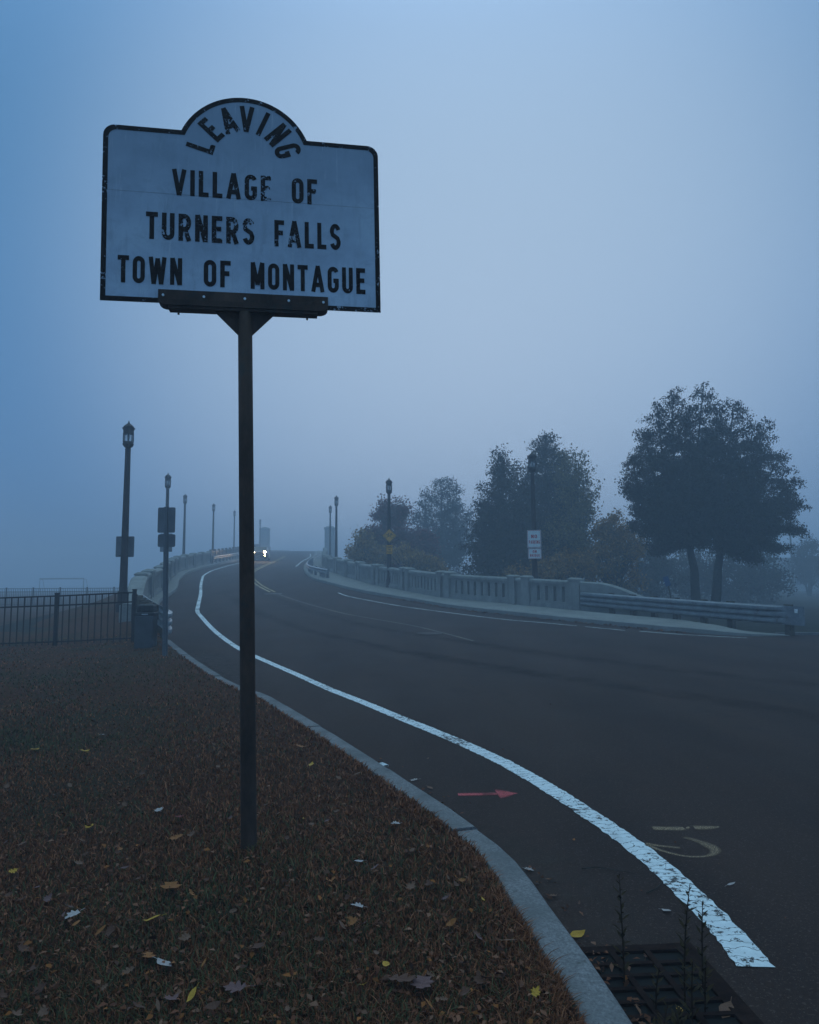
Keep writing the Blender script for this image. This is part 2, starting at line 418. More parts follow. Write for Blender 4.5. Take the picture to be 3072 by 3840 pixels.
def spline(pts, step=.4):
    """Catmull-Rom through 2D points, resampled evenly."""
    P = np.array(pts, float); P = np.vstack([2 * P[0] - P[1], P, 2 * P[-1] - P[-2]]); o = []
    for i in range(1, len(P) - 2):
        p0, p1, p2, p3 = P[i - 1:i + 3]; n = max(2, int(np.linalg.norm(p2 - p1) / (step / 3)))
        for t in np.linspace(0, 1, n, endpoint=False):
            o.append(.5 * (2 * p1 + (p2 - p0) * t + (2 * p0 - 5 * p1 + 4 * p2 - p3) * t * t + (3 * p1 - p0 - 3 * p2 + p3) * t ** 3))
    o.append(P[-2]); o = np.array(o)
    d = np.r_[0, np.cumsum(np.linalg.norm(np.diff(o, axis=0), axis=1))]
    q = np.linspace(0, d[-1], max(2, int(d[-1] / step) + 1))
    return np.c_[np.interp(q, d, o[:, 0]), np.interp(q, d, o[:, 1])]
def normals(P):
    t = np.gradient(P, axis=0); t /= np.linalg.norm(t, axis=1)[:, None] + 1e-9
    return t, np.c_[t[:, 1], -t[:, 0]]          # right-hand normal

# road edges (metres), from near to far
KERB = [(.80, .4), (.77, 1.6), (.72, 2.45), (.68, 2.83), (.64, 3.11), (.60, 3.41), (.55, 3.79), (.49, 4.05), (.39, 4.30), (.26, 4.66), (.05, 5.14), (-.14, 5.6),
        (-.58, 6.62), (-1.10, 7.75), (-1.81, 9.3), (-2.06, 9.68), (-2.71, 10.85), (-3.39, 12.22), (-4.41, 14.36), (-5.75, 17.2)]
EDGE_L = [(-6.9, 20.0), (-8.3, 24.0), (-10.0, 28.5), (-10.9, 32.4), (-11.7, 35.8), (-12.9, 39.8), (-14.04, 43.5), (-15.1, 47.6), (-16.0, 51.3), (-17.0, 57.4), (-17.7, 63), (-18.35, 69.9), (-19.1, 79.4), (-21.6, 100), (-24.3, 120), (-27.2, 145), (-31, 180)]
KERB_R = [(10.4, 19.72), (9.6, 19.6), (8.75, 19.75), (7.45, 21.03), (6.59, 22.29), (5.03, 24.2), (3.64, 25.9), (1.7, 28.25), (.14, 31.3), (-1.72, 34.74), (-2.8, 37.04), (-4.08, 40.26), (-5.11, 43.1), (-6.35, 46.7),
          (-7.64, 52.8), (-8.5, 57.5), (-9.8, 66), (-10.9, 76), (-13.2, 97), (-16, 120), (-19, 145), (-23, 180)]
LINE_L = [(-17.95, 79), (-17.29, 71.7), (-16.72, 65.1), (-15.76, 57.3), (-14.97, 52.75), (-14.15, 48.9), (-12.9, 44.3), (-11.7, 40.0), (-9.95, 34.0), (-8.45, 28.6), (-7.68, 25.9), (-6.89, 23.8), (-5.4, 20.0), (-3.89, 16.4),
          (-3.26, 15.1), (-2.04, 12.6), (-1.2, 10.75), (-.6, 9.5), (-.12, 8.45), (.26, 7.65), (.57, 6.95), (.82, 6.31), (1.04, 5.59), (1.2, 4.93), (1.32, 4.35), (1.37, 3.93), (1.39, 3.59), (1.40, 3.31), (1.385, 3.04)]
KL = spline(KERB, .25); EL = spline(EDGE_L, 1.0); LEFT = np.vstack([KL, EL])
KR = spline(KERB_R, .6)
def xleft(y): return np.interp(y, LEFT[:, 1], LEFT[:, 0])

# ground sheet
mb = MB()
gx = np.linspace(-195, 195, 40); gy = np.linspace(-26, 295, 34)
mb.grid([[(x, y, -.45) for x in gx] for y in gy])
struct(mb.build('ground', 'rough ground'))
# right-hand verge behind the guard rail
mb = MB()
vx = np.r_[np.linspace(-14, 12, 27), np.linspace(14, 120, 36)]; vy = np.r_[np.linspace(19.9, 40, 24), np.linspace(42, 150, 36)]
P = []
for y in vy:
    row = []
    for x in vx:
        xr = np.interp(y, KR[:, 1], KR[:, 0]); d = x - xr
        z = -.12 + .08 * math.sin(x * .31) * math.sin(y * .23) + .02 * max(0, d - 30) * 0
        if d < 2.5 and y > 19.8: z = float(zs(xr, y)) - .1
        elif d < 6 and y > 21: z = float(zs(xr, y)) * (1 - (d - 2.5) / 3.5) * .4 - .2
        if y < 21: z = min(z, -.10)
        row.append((x, y, min(z, float(zs(x, y)) - .07)))
    P.append(row)
mb.grid(P); struct(mb.build('verge', 'rough ground', smooth=True))

# road surface
mb = MB()
N = 190
lo_ = np.r_[np.linspace(-8, .3, 14), LEFT[:, 1]]
lp = np.vstack([[(.85, -8), (.82, -3)], LEFT])
ld = np.r_[0, np.cumsum(np.linalg.norm(np.diff(lp, axis=0), axis=1))]
rp = np.vstack([[(110, -9), (110, 6), (110, 18.9), (60, 19.3), (30, 19.5), (14, 19.66)], KR])
P = []
for y in np.r_[np.linspace(-8, 19.5, 60)]:
    xl = .83 if y < .4 else float(xleft(y))
    row = []
    for t in np.r_[np.linspace(0, .12, 26), np.linspace(.14, 1, 24)]:
        x = (xl - .02) + (110 - xl) * t; row.append((x, y, float(zs(x, y))))
    P.append(row)
ys2 = np.r_[19.5, np.linspace(19.9, 180, 170)]
mb.grid(P)
P = []
i0 = int(np.argmin(KR[:40, 1]))
krx = lambda y: float(np.interp(y, KR[i0:, 1], KR[i0:, 0]))
for y in ys2:
    xl = float(xleft(y)) - .02; xr = krx(y) + .02
    if y <= 19.5: xr = 9.5
    P.append([(xl + (xr - xl) * t, y, float(zs(xl + (xr - xl) * t, y))) for t in np.linspace(0, 1, 22)])
mb.grid(P)
mb.grid([[(x, y, float(zs(x, y)) - .002) for x in np.linspace(8.6, 13, 12)] for y in (19.5, 19.72, 19.95)])
struct(mb.build('road', 'asphalt', smooth=True))

# lawn: from the kerb's inner edge, later from the foot of the left parapet, out over the field
KW = .165
def kerb_in(y):
    return float(xleft(y)) - (KW + .03) if y < 24 else float(xleft(y)) - .9
offs = np.r_[0, .08, .2, .4, .7, 1.1, 1.6, 2.2, 3, 4, 5, 6.5, 8, 10, 13, 17, 22, 30, 42, 60, 85, 120, 165]
def lawn_z(x, y):
    ki = kerb_in(y) if y > .4 else .65
    off = max(0., ki - x); sw = 3.5 if y < 20 else 3.5 + min(2.5, (y - 20) * .3)
    w_ = 1 - float(smooth01(off / sw))
    b = .018 * math.sin(x * 1.7 + y * .6) + .014 * math.sin(y * 2.1 - x * .8) + .012 * math.sin(3.3 * x + 1.1 * y)
    b = (b - .022) * float(smooth01(off / .5))
    return w_ * (float(zs(ki, y)) + .128) + b
mb = MB(); P = []
for y in np.r_[np.linspace(-6, 0, 8), np.linspace(.3, 8, 45), np.linspace(8.3, 26, 50), np.linspace(27, 70, 40), np.linspace(74, 190, 30)]:
    ki = kerb_in(y) if y > .4 else .65
    P.append([(ki - o, y, lawn_z(ki - o, y)) for o in offs])
mb.grid(P); struct(mb.build('lawn', 'lawn soil', smooth=True))

# granite kerb stones on the left
mb = MB(); t_, n_ = normals(KL)
d = np.r_[0, np.cumsum(np.linalg.norm(np.diff(KL, axis=0), axis=1))]
q = 0.2; r2 = random.Random(3)
while q < d[-1] - .3:
    ln = r2.uniform(1.2, 1.9) if q > 3.2 else r2.uniform(.8, 1.2)
    e = min(q + ln, d[-1]); a, b = q + .007, e - .007
    jo = r2.uniform(-.004, .010); jz = r2.uniform(-.007, .007)
    P = []
    for u in np.linspace(a, b, 5):
        x, y = np.interp(u, d, KL[:, 0]), np.interp(u, d, KL[:, 1])
        nx, ny = np.interp(u, d, n_[:, 0]), np.interp(u, d, n_[:, 1]); L_ = math.hypot(nx, ny); nx /= L_; ny /= L_
        z = float(zs(x, y)) + .13 + jz
        row = []
        for (o, h) in ((.025, -.22), (.006, -.02), (0, -.012), (-.014, 0), (-KW + .01, .002), (-KW, -.01), (-KW, -.22)):
            row.append((x + nx * (o + jo), y + ny * (o + jo), z + h + r2.uniform(-.002, .002)))
        P.append(row)
    P = np.array(P); mb.grid(P[:, ::-1])
    for row in (P[0], P[-1]): mb.add(row, [tuple(range(7))])
    q = e
struct(mb.build('kerb', 'granite'))

# left bridge footway edge (kerb + walk) and right pavement
def strip(name, path, offsets, mat, smooth=False):
    mb = MB(); t, n = normals(path); P = []
    for (x, y), (nx, ny) in zip(path, n):
        P.append([(x + nx * o, y + ny * o, float(zs(x + nx * min(max(o, -3), 3), y + ny * o)) + h) for o, h in offsets])
    mb.grid(P); return struct(mb.build(name, mat, smooth=smooth))
ELw = EL[EL[:, 1] > 23.6]
t, n = normals(ELw); P = []
for (x, y), (nx, ny) in zip(ELw, n):
    wd = 1.0 if y < 52 else min(2.6, 1.0 + (y - 52) * .16)
    P.append([(x + nx * o, y + ny * o, float(zs(x + nx * o, y + ny * o)) + h) for o, h in ((.03, -.1), (0, .13), (-.03, .15), (-wd, .17), (-wd - .1, -.4))])
mb = MB(); mb.grid(P); struct(mb.build('left_pavement', 'walk concrete'))
def right_pave():
    P = []; t, n = normals(KR)
    for k, ((x, y), (nx, ny)) in enumerate(zip(KR, n)):
        s_ = k * .6
        wd = min(2.1, .25 + s_ * .42) if y < 60 else 2.1
        rise = min(1, s_ / 2.6)
        a = []
        for o, h in ((-.02, -.12), (0, .005 + .125 * rise), (.03, .012 + .138 * rise), (.5 * wd, .015 + .145 * rise), (wd, .02 + .15 * rise), (wd + .1, -.4)):
            a.append((x + nx * o, y + ny * o, float(zs(x + nx * o, y + ny * o)) + h))
        P.append(a)
    mb = MB(); mb.grid(P); return struct(mb.build('right_pavement', 'walk concrete'))
# KR runs near->far with the pavement on its right-hand side
right_pave()
# kerb of the side street behind the guard rail
mb = MB(); ks = spline([(10.2, 20.05), (16, 19.95), (30, 19.75), (60, 19.5), (108, 19.2)], 1.5)
P = [[(x, y - .0, -.2), (x, y, .0), (x, y + .15, .0), (x, y + .16, -.2)] for x, y in ks]
mb.grid(P); struct(mb.build('side_street_kerb', 'granite'))

# road markings
def line(name, path, width, mat, h=.004, jag=0.0, seed=1, label=None):
    r = np.random.default_rng(seed); t, n = normals(path); P = []; UV = []
    d = np.r_[0, np.cumsum(np.linalg.norm(np.diff(path, axis=0), axis=1))]
    for k, ((x, y), (nx, ny)) in enumerate(zip(path, n)):
        a, b = -width / 2 + r.normal(0, jag), width / 2 + r.normal(0, jag)
        P.append([(x + nx * o, y + ny * o, float(zs(x + nx * o, y + ny * o)) + h) for o in (a, a / 3, b / 3, b)])
        UV.append([(d[k], v) for v in (0, .33, .67, 1)])
    mb = MB(); mb.grid(P, uv=UV); return struct(mb.build(name, mat))
pl_ = spline(LINE_L, .035)
line('white_edge_line', pl_, .145, 'white paint', .004, .004, 4)
line('white_edge_line', spline([(8.9, 19.05), (7.6, 19.95), (6.65, 20.9)], .3), .08, 'far white paint')
line('white_edge_line', spline([(6.3, 21.1), (5.4, 22.2)], .3), .07, 'far white paint')
line('white_edge_line', spline([(5.2, 22.45), (4.18, 23.5), (3.26, 24.3), (1.16, 26.9), (-.31, 28.9), (-1.69, 31.3), (-2.91, 33.7), (-3.6, 35.8)], .3), .085, 'far white paint')
line('white_edge_line', spline([(-10.62, 66.6), (-12.1, 80), (-13.87, 99), (-16.5, 118)], 1), .16, 'far white paint')
for dx in (-.13, .13):
    line('yellow_centre_line', spline([(-17.6 + dx, 100), (-16.16 + dx, 89), (-14.7 + dx, 76), (-13.58 + dx, 66.2), (-12.45 + dx, 56.9), (-11.2 + dx, 50), (-9.76 + dx, 44.7), (-8.3 + dx, 39.8), (-6.87 + dx, 35.75)], .5), .11, 'yellow paint')
line('yellow_centre_line', spline([(-6.3, 34.3), (-4.4, 29.9), (-2.54, 26.1), (-1.43, 24.4), (.04, 22.2), (.87, 20.3), (1.6, 18.2)], .4), .08, 'worn yellow paint', .004, 0, 3)
line('white_edge_line', spline([(-7.0, 34.4), (-6.2, 34.7)], .2), .10, 'far white paint')
def sprayed(name, paths, mat, h=.004):
    mb = MB(); fade = []
    for pts, w0, prof in paths:
        P = spline(pts, .012); t, n = normals(P); R = []
        for k, ((x, y), (nx, ny)) in enumerate(zip(P, n)):
            f = k / (len(P) - 1); ww = np.interp(f, [a for a, b in w0], [b for a, b in w0]) if isinstance(w0, list) else w0
            fa = np.interp(f, [a for a, b in prof], [b for a, b in prof])
            R.append([(x + nx * o * ww, y + ny * o * ww, float(zs(x, y)) + h) for o in (-.5, -.25, 0, .25, .5)]); fade += [0, fa * .75, fa * .9, fa * .75, 0]
        mb.grid(R)
    mb.at['fade'] = fade; return struct(mb.build(name, mat))
sprayed('sprayed_arrow', [([(.345, 5.42), (.50, 5.425), (.64, 5.43)], .085, [(0, 1), (.5, 1), (.7, .35), (1, .7)]),
                          ([(.635, 5.43), (.70, 5.435), (.79, 5.44)], [(0, .27), (.3, .22), (1, .0)], [(0, 1), (1, .9)])], 'pink spray')
sprayed('sprayed_mark', [([(1.525, 4.67), (1.61, 4.665), (1.72, 4.66)], .085, [(0, 1), (1, 1)]), ([(1.74, 4.68), (1.755, 4.67)], .07, [(0, .9), (1, .9)]),
                         ([(1.79, 4.68), (1.86, 4.675), (1.95, 4.69)], [(0, .1), (.6, .08), (1, .03)], [(0, 1), (1, .8)]),
                         ([(1.395, 4.40), (1.43, 4.32), (1.50, 4.24), (1.58, 4.20), (1.68, 4.21), (1.74, 4.26), (1.76, 4.33), (1.725, 4.43), (1.66, 4.51)], [(0, .04), (.5, .03), (.75, .10), (.9, .06), (1, .05)], [(0, 1), (.5, .8), (.75, .8), (1, .5)]),
                         ([(1.395, 4.41), (1.46, 4.37), (1.57, 4.335)], .04, [(0, 1), (1, .6)])], 'tan spray')

simple('gutter dust', (.105, .074, .060), .95, .1, 0, .35, 40)
def dusty(mat, lo, hi, sc):
    m = MATS[mat]; t = m.node_tree; b = t.nodes['Principled BSDF']; o = t.nodes['Material Output']
    tcn = t.nodes.new('ShaderNodeTexCoord'); no = t.nodes.new('ShaderNodeTexNoise'); no.inputs['Scale'].default_value = sc; no.inputs['Detail'].default_value = 6
    t.links.new(tcn.outputs['Object'], no.inputs['Vector'])
    at_ = t.nodes.new('ShaderNodeAttribute'); at_.attribute_name = 'fade'; mr_ = t.nodes.new('ShaderNodeMapRange'); mr_.inputs[1].default_value = lo; mr_.inputs[2].default_value = hi
    t.links.new(no.outputs[0], mr_.inputs[0]); mu = t.nodes.new('ShaderNodeMath'); mu.operation = 'MULTIPLY'; t.links.new(mr_.outputs[0], mu.inputs[0]); t.links.new(at_.outputs['Fac'], mu.inputs[1])
    tr_ = t.nodes.new('ShaderNodeBsdfTransparent'); mx_ = t.nodes.new('ShaderNodeMixShader')
    t.links.new(mu.outputs[0], mx_.inputs[0]); t.links.new(tr_.outputs[0], mx_.inputs[1]); t.links.new(b.outputs[0], mx_.inputs[2]); t.links.new(mx_.outputs[0], o.inputs[0])
dusty('gutter dust', .35, .75, 9)
simple('tyre dark', (.018, .010, .008), .9, .1); dusty('tyre dark', .3, .8, 2.2)
sprayed('gutter_dust', [([(-5.3, 17.0), (-4.0, 14.4), (-2.9, 12.3), (-1.9, 10.2)], [(0, .8), (.3, 1.3), (1, .5)], [(0, .3), (.25, .85), (.7, .6), (1, .1)]),
                        ([(.30, 5.0), (.62, 4.2), (.85, 3.6), (.97, 3.2)], [(0, .3), (.5, .6), (1, .5)], [(0, .1), (.5, .6), (1, .3)])], 'gutter dust', .0022)
sprayed('tyre_tracks', [([(9, 3.2), (6, 6.6), (3.4, 10.5), (.2, 15.5), (-3.6, 22), (-7.0, 29.5), (-10, 38)], .75, [(0, .1), (.3, .55), (.8, .5), (1, 0)]),
                        ([(10.5, 5), (7.6, 8.6), (5.0, 12.4), (1.9, 17.2), (-2.0, 23.4), (-5.6, 31), (-8.6, 39)], .75, [(0, .1), (.3, .5), (.8, .45), (1, 0)])], 'tyre dark', .0018)

# ------------------------------------------------------------------ lettering: stroked highway capitals, unit height
def arc(cx, cy, rx, ry, a0, a1, n=10):
    return [(cx + rx * math.cos(math.radians(a)), cy + ry * math.sin(math.radians(a))) for a in np.linspace(a0, a1, n)]
T = .172
def glyphs():
    h = T / 2; G = {}
    W = dict(A=.56, B=.46, D=.46, E=.40, F=.40, G=.48, H=.46, I=T, K=.48, L=.38, M=.58, N=.48, O=.48, P=.45, R=.47, S=.46, T=.44, U=.47, V=.54, W=.70)
    def o(w): return arc(w / 2, 1 - w / 2, w / 2 - h, w / 2 - h, 0, 180) + arc(w / 2, w / 2, w / 2 - h, w / 2 - h, 180, 360)
    for c, w in W.items():
        l, r = h, w - h
        if c == 'I': st = [[(l, 0), (l, 1)]]
        if c == 'L': st = [[(l, 1), (l, 0)], [(l, h), (w, h)]]
        if c == 'E': st = [[(l, 1), (l, 0)], [(l, h), (w, h)], [(l, 1 - h), (w, 1 - h)], [(l, .52), (w * .9, .52)]]
        if c == 'F': st = [[(l, 1), (l, 0)], [(l, 1 - h), (w, 1 - h)], [(l, .52), (w * .88, .52)]]
        if c == 'H': st = [[(l, 1), (l, 0)], [(r, 1), (r, 0)], [(l, .5), (r, .5)]]
        if c == 'T': st = [[(w / 2, 1), (w / 2, 0)], [(0, 1 - h), (w, 1 - h)]]
        if c == 'A': st = [[(l * .9, 0), (w / 2, 1)], [(w - l * .9, 0), (w / 2, 1)], [(w * .2, .27), (w * .8, .27)]]
        if c == 'V': st = [[(l * .9, 1), (w / 2, 0)], [(w - l * .9, 1), (w / 2, 0)]]
        if c == 'W': st = [[(l * .9, 1), (w * .29, 0)], [(w * .5, .95), (w * .29, 0)], [(w * .5, .95), (w * .71, 0)], [(w - l * .9, 1), (w * .71, 0)]]
        if c == 'M': st = [[(l, 0), (l, 1)], [(r, 0), (r, 1)], [(l * 1.1, 1), (w / 2, .16)], [(w - l * 1.1, 1), (w / 2, .16)]]
        if c == 'N': st = [[(l, 0), (l, 1)], [(r, 0), (r, 1)], [(l * 1.1, .99), (w - l * 1.1, .01)]]
        if c == 'K': st = [[(l, 0), (l, 1)], [(l, .38), (w - h * .8, 1)], [(w * .42, .55), (w - h * .8, 0)]]
        if c == 'O': st = [o(w) + [o(w)[0]]]
        if c == 'U': st = [[(l, 1)] + arc(w / 2, w / 2, w / 2 - h, w / 2 - h, 180, 360) + [(r, 1)]]
        if c == 'G': st = [arc(w / 2, 1 - w / 2, w / 2 - h, w / 2 - h, 15, 180) + arc(w / 2, w / 2, w / 2 - h, w / 2 - h, 180, 360) + [(r, .48)], [(w * .52, .46), (w, .46)]]
        if c == 'S':
            k = w / 2 - h; a = .25 + h / 2
            st = [arc(w / 2, 1 - h - .22, k, .22, 20, 180) + [(w * .25, .58), (w * .72, .44)] + arc(w / 2, h + .22, k, .22, 0, -160)]
        if c in 'PRB':
            k = .24
            st = [[(l, 0), (l, 1)], [(l, 1 - h), (w * .5, 1 - h)] + arc(w * .5, 1 - h - k, r - w * .5, k, 90, -90) + [(l, 1 - h - 2 * k)]]
            if c == 'R': st.append([(w * .48, .46), (w - h * .8, 0)])
            if c == 'B': st.append([(l, h), (w * .5, h)] + arc(w * .5, h + .21, r - w * .5, .21, -90, 90) + [(l, h + .42)])
        if c == 'D': st = [[(l, 0), (l, 1)], [(l, h), (w * .4, h)] + arc(w * .4, .36, r - w * .4, .36 - h, -90, 0) + arc(w * .4, .64, r - w * .4, .36 - h, 0, 90) + [(l, 1 - h)]]
        G[c] = (w, st)
    return G
GL = glyphs()
def word_len(wd, gap=.15): return sum(GL[c][0] for c in wd) + gap * (len(wd) - 1)
def stroke_mesh(mb, pts, f, tt, h):
    P = np.array(pts, float); n = len(P); t = np.gradient(P, axis=0) if n > 2 else np.array([P[1] - P[0]] * 2)
    if n > 2 and np.allclose(P[0], P[-1]): t[0] = t[-1] = P[1] - P[-2]
    t /= np.linalg.norm(t, axis=1)[:, None] + 1e-9; nn = np.c_[-t[:, 1], t[:, 0]]
    mb.grid([[f(*(P[i] - nn[i] * tt / 2), h), f(*(P[i] + nn[i] * tt / 2), h)] for i in range(n)])
def letters(mb, word, f, x0, x1, y0, H, wears=None, lift=.0015, gap=.15):
    """f(u, v, h) -> 3D; the word spans x0..x1, its letters stand H tall on y0"""
    k = (x1 - x0) / word_len(word, gap); x = x0; layer = 0
    for ci, c in enumerate(word):
        w_, sts = GL[c]; n0 = len(mb.v)
        for si, st in enumerate(sts):
            g = lambda a, b, h, x=x: f(x + a * k, y0 + b * H, h)
            stroke_mesh(mb, st, g, T, lift + si * .0004)
        if wears is not None: mb.at.setdefault('wear', []).extend([wears[ci]] * (len(mb.v) - n0))
        x += (w_ + gap) * k

# ------------------------------------------------------------------ the town sign
BASE = np.array([-.867, 3.95, 0.0])
Cc = np.array([-.934, 3.93, 3.004]); Aa = np.array([.985, .174, .016]); Bb = np.array([-.014, -.008, 1.0])
Aa /= np.linalg.norm(Aa); Bb -= Aa * (Aa @ Bb); Bb /= np.linalg.norm(Bb); Nn = np.cross(Bb, Aa); Nn = -Nn if Nn[1] > 0 else Nn   # towards camera
def SP(u, v, h=0.0): return Cc - BASE + Aa * u + Bb * v + Nn * h
sg = thing('town_sign', 'weathered white town line sign on a rusty pole reading LEAVING VILLAGE OF TURNERS FALLS', 'road sign', tuple(BASE))
def outline(ins=0.0):
    hw = .783 - ins; hb = ins; ht = 1.033 - ins; r = .065 - ins * .6; R = .391 - ins; cv = .875
    cu = math.sqrt(max(0, R * R - (ht - cv) ** 2))
    p = [(-hw, hb), (hw, hb)]
    p += [(hw - r + r * math.cos(a), ht - r + r * math.sin(a)) for a in np.linspace(0, math.pi / 2, 9)]
    a0 = math.atan2(ht - cv, cu)
    p += [(R * math.cos(a), cv + R * math.sin(a)) for a in np.linspace(a0, math.pi - a0, 41)]
    p += [(-hw + r + r * math.cos(a), ht - r + r * math.sin(a)) for a in np.linspace(math.pi / 2, math.pi, 9)]
    return p
oo, ii = outline(), outline(.028)
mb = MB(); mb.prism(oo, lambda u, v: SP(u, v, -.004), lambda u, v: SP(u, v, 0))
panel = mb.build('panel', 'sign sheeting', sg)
mb = MB(); n = len(oo)
mb.add([SP(*p, .0012) for p in oo] + [SP(*p, .0012) for p in ii], [(i, (i + 1) % n, n + (i + 1) % n, n + i) for i in range(n)])
mb.at['wear'] = [.03 + .10 * max(0, math.sin(i * 1.7)) * (1 if abs(p[0]) > .7 or p[1] > 1.0 else 0) for i, p in enumerate(oo)] * 2
mb.build('border', 'sign vinyl', panel)
def text_part(rows, H, y0):
    for wd, x0, x1, wears in rows:
        mb = MB(); letters(mb, wd, SP, x0, x1, y0, H, wears); mb.build('lettering', 'sign vinyl', panel)
text_part([('VILLAGE', -.407, .148, [.0, 0, .02, 0, .06, .12, .20]), ('OF', .268, .416, [.09, .07])], .156, .639)
text_part([('TURNERS', -.546, .053, [.0, .09, .09, .10, .08, .12, .11]), ('FALLS', .167, .552, [.10, .10, .01, .0, .05])], .160, .369)
text_part([('TOWN', -.693, -.347, [.03, .01, .02, -.02]), ('OF', -.229, -.08, [.03, .02]), ('MONTAGUE', .032, .694, [-.03, -.02, .0, -.03, -.03, .0, .02, .03])], .158, .107)
mb = MB()
for c, ang, we in zip('LEAVING', (164, 137.5, 111.5, 88, 66.5, 43.5, 19), (.14, .08, .13, .06, .05, .05, .03)):
    w_, sts = GL[c]; k = .155; a = math.radians(ang); n0 = len(mb.v)
    def f(x, y, h, a=a, w_=w_):
        rr = .182 + y * .157; tx = (x - w_ / 2) * k
        u = rr * math.cos(a) + tx * math.sin(a); v = .875 + rr * math.sin(a) - tx * math.cos(a); return SP(u, v, h)
    for si, st in enumerate(sts): stroke_mesh(mb, st, f, T, .0015 + si * .0004)
    mb.at.setdefault('wear', []).extend([we] * (len(mb.v) - n0))
mb.build('lettering', 'sign vinyl', panel)
# the seam where two sheets of facing meet
mb = MB(); mb.add([SP(-.755, .6435, .0008), SP(.755, .6405, .0008), SP(.755, .6418, .0008), SP(-.755, .6448, .0008)], [(0, 1, 2, 3)])
mb.build('seam', 'plate back', panel)
# bracket
mb = MB()
def sbox(u0, u1, v0, v1, h0, h1, mi=0): mb.hexa([SP(u0, v0, h0), SP(u1, v0, h0), SP(u1, v0, h1), SP(u0, v0, h1), SP(u0, v1, h0), SP(u1, v1, h0), SP(u1, v1, h1), SP(u0, v1, h1)], mi)
sbox(-.474, .473, .012, .075, .003, .011)
sbox(-.474, .473, .012, .060, -.016, -.006)
fl_ = [(-.474, .012)] + [(-.474 + .05 - .05 * math.cos(a), .012 - .032 * math.sin(a)) for a in np.linspace(0, math.pi / 2, 6)] + [(.473 - .05 + .05 * math.sin(a), .012 - .032 * math.cos(a)) for a in np.linspace(0, math.pi / 2, 6)] + [(.473, .012)]
mb.prism(fl_, lambda u, v: SP(u, v, -.05), lambda u, v: SP(u, v, .034))
sbox(-.418, .411, -.037, -.021, -.045, .026)
br = mb.build('bracket', 'old steel', sg)
for u in (-.447, -.226, 0, .247, .446):
    mb = MB()
    for rr, h0, h1 in ((.0075, .011, .017), ):
        ring = [(u + rr * math.cos(a), .041 + rr * math.sin(a)) for a in np.linspace(0, 2 * math.pi, 7)[:-1]]
        mb.prism(ring, lambda p, q_: SP(p, q_, h0), lambda p, q_: SP(p, q_, h1))
    mb.build('bolt', 'bolt', br)
for u in (-.366, .352):
    mb = MB(); mb.tube([SP(u, -.036, -.01), SP(u, -.06, -.01)], .006, 8); mb.tube([SP(u, -.037, -.01), SP(u, -.046, -.01)], .010, 6)
    mb.build('bolt', 'old steel', br)
for sgn in (-1, 1):
    mb = MB()
    tri = [(sgn * .035, -.037), (sgn * .168, -.037), (sgn * .041, -.165), (sgn * .035, -.165)]
    mb.prism(tri, lambda u, v: SP(u, v, -.014), lambda u, v: SP(u, v, -.006))
    mb.build('gusset', 'old steel', sg)
mb = MB(); tp = SP(0, -.036, -.01); P = [(.0, 0, -.25), (0, .0, .0)] + [tuple(np.array(tp) * t) for t in (.25, .5, .75)] + [tuple(tp)]
mb.tube(P, [.0425] * 2 + [.0415, .041, .0405, .040], 24)
mb.build('pole', 'old steel', sg, smooth=True)

# ------------------------------------------------------------------ street lamps
LH = 6.10
def make_lamp():
    root = thing('street_lamp', 'street lamp', 'street lamp', group='lantern street lamps along the bridge approach')
    mb = MB(); mb.lathe([(.20, 0), (.20, .25), (.165, .32), (.165, .6), (.13, .68), (.118, .9), (.084, 5.12)], 16); mb.build('post', 'lamp metal', root, smooth=False)
    z = 5.10
    mb = MB()
    mb.lathe([(.07, z), (.092, z + .03), (.095, z + .06), (.075, z + .075), (.085, z + .10), (.13, z + .135), (.155, z + .18), (.172, z + .215), (.172, z + .235), (.158, z + .245), (.158, z + .30)], 8, rot=math.pi / 8)
    for k in range(8):
        a = math.pi / 8 + k * math.pi / 4; x, y = .152 * math.cos(a), .152 * math.sin(a)
        mb.tube([(x, y, z + .29), (x, y, z + .57)], .017, 4)
    mb.lathe([(.160, z + .545), (.160, z + .66), (.172, z + .67), (.172, z + .70), (.165, z + .71)], 8, rot=math.pi / 8)
    lan = mb.build('lantern', 'lamp metal', root)
    mb = MB(); mb.lathe([(.165, z + .70), (.20, z + .725), (.20, z + .745), (.155, z + .75), (.155, z + .775), (.165, z + .785), (.152, z + .80), (.09, z + .86), (.04, z + .895), (.028, z + .92), (.012, z + .97), (.004, z + 1.0)], 8, rot=math.pi / 8)
    mb.build('lantern_roof', 'lamp metal', lan)
    mb = MB(); mb.lathe([(.142, z + .30), (.142, z + .55)], 8, rot=math.pi / 8, cap=False); mb.build('glass', 'lantern glass', lan)
    mb = MB(); mb.lathe([(.02, z + .30), (.03, z + .36), (.05, z + .42), (.055, z + .48), (.03, z + .53), (.01, z + .545)], 10); mb.build('bulb', 'bulb white', lan, smooth=True)
    return root
def at(px, py, Y):
    d = (px - 1536) / 2667 * rgt - (py - 1920) / 2667 * upv + fwd
    return np.array([0, 0, HC]) + d * (Y / d[1])
LAMPS = {}
proto = make_lamp()
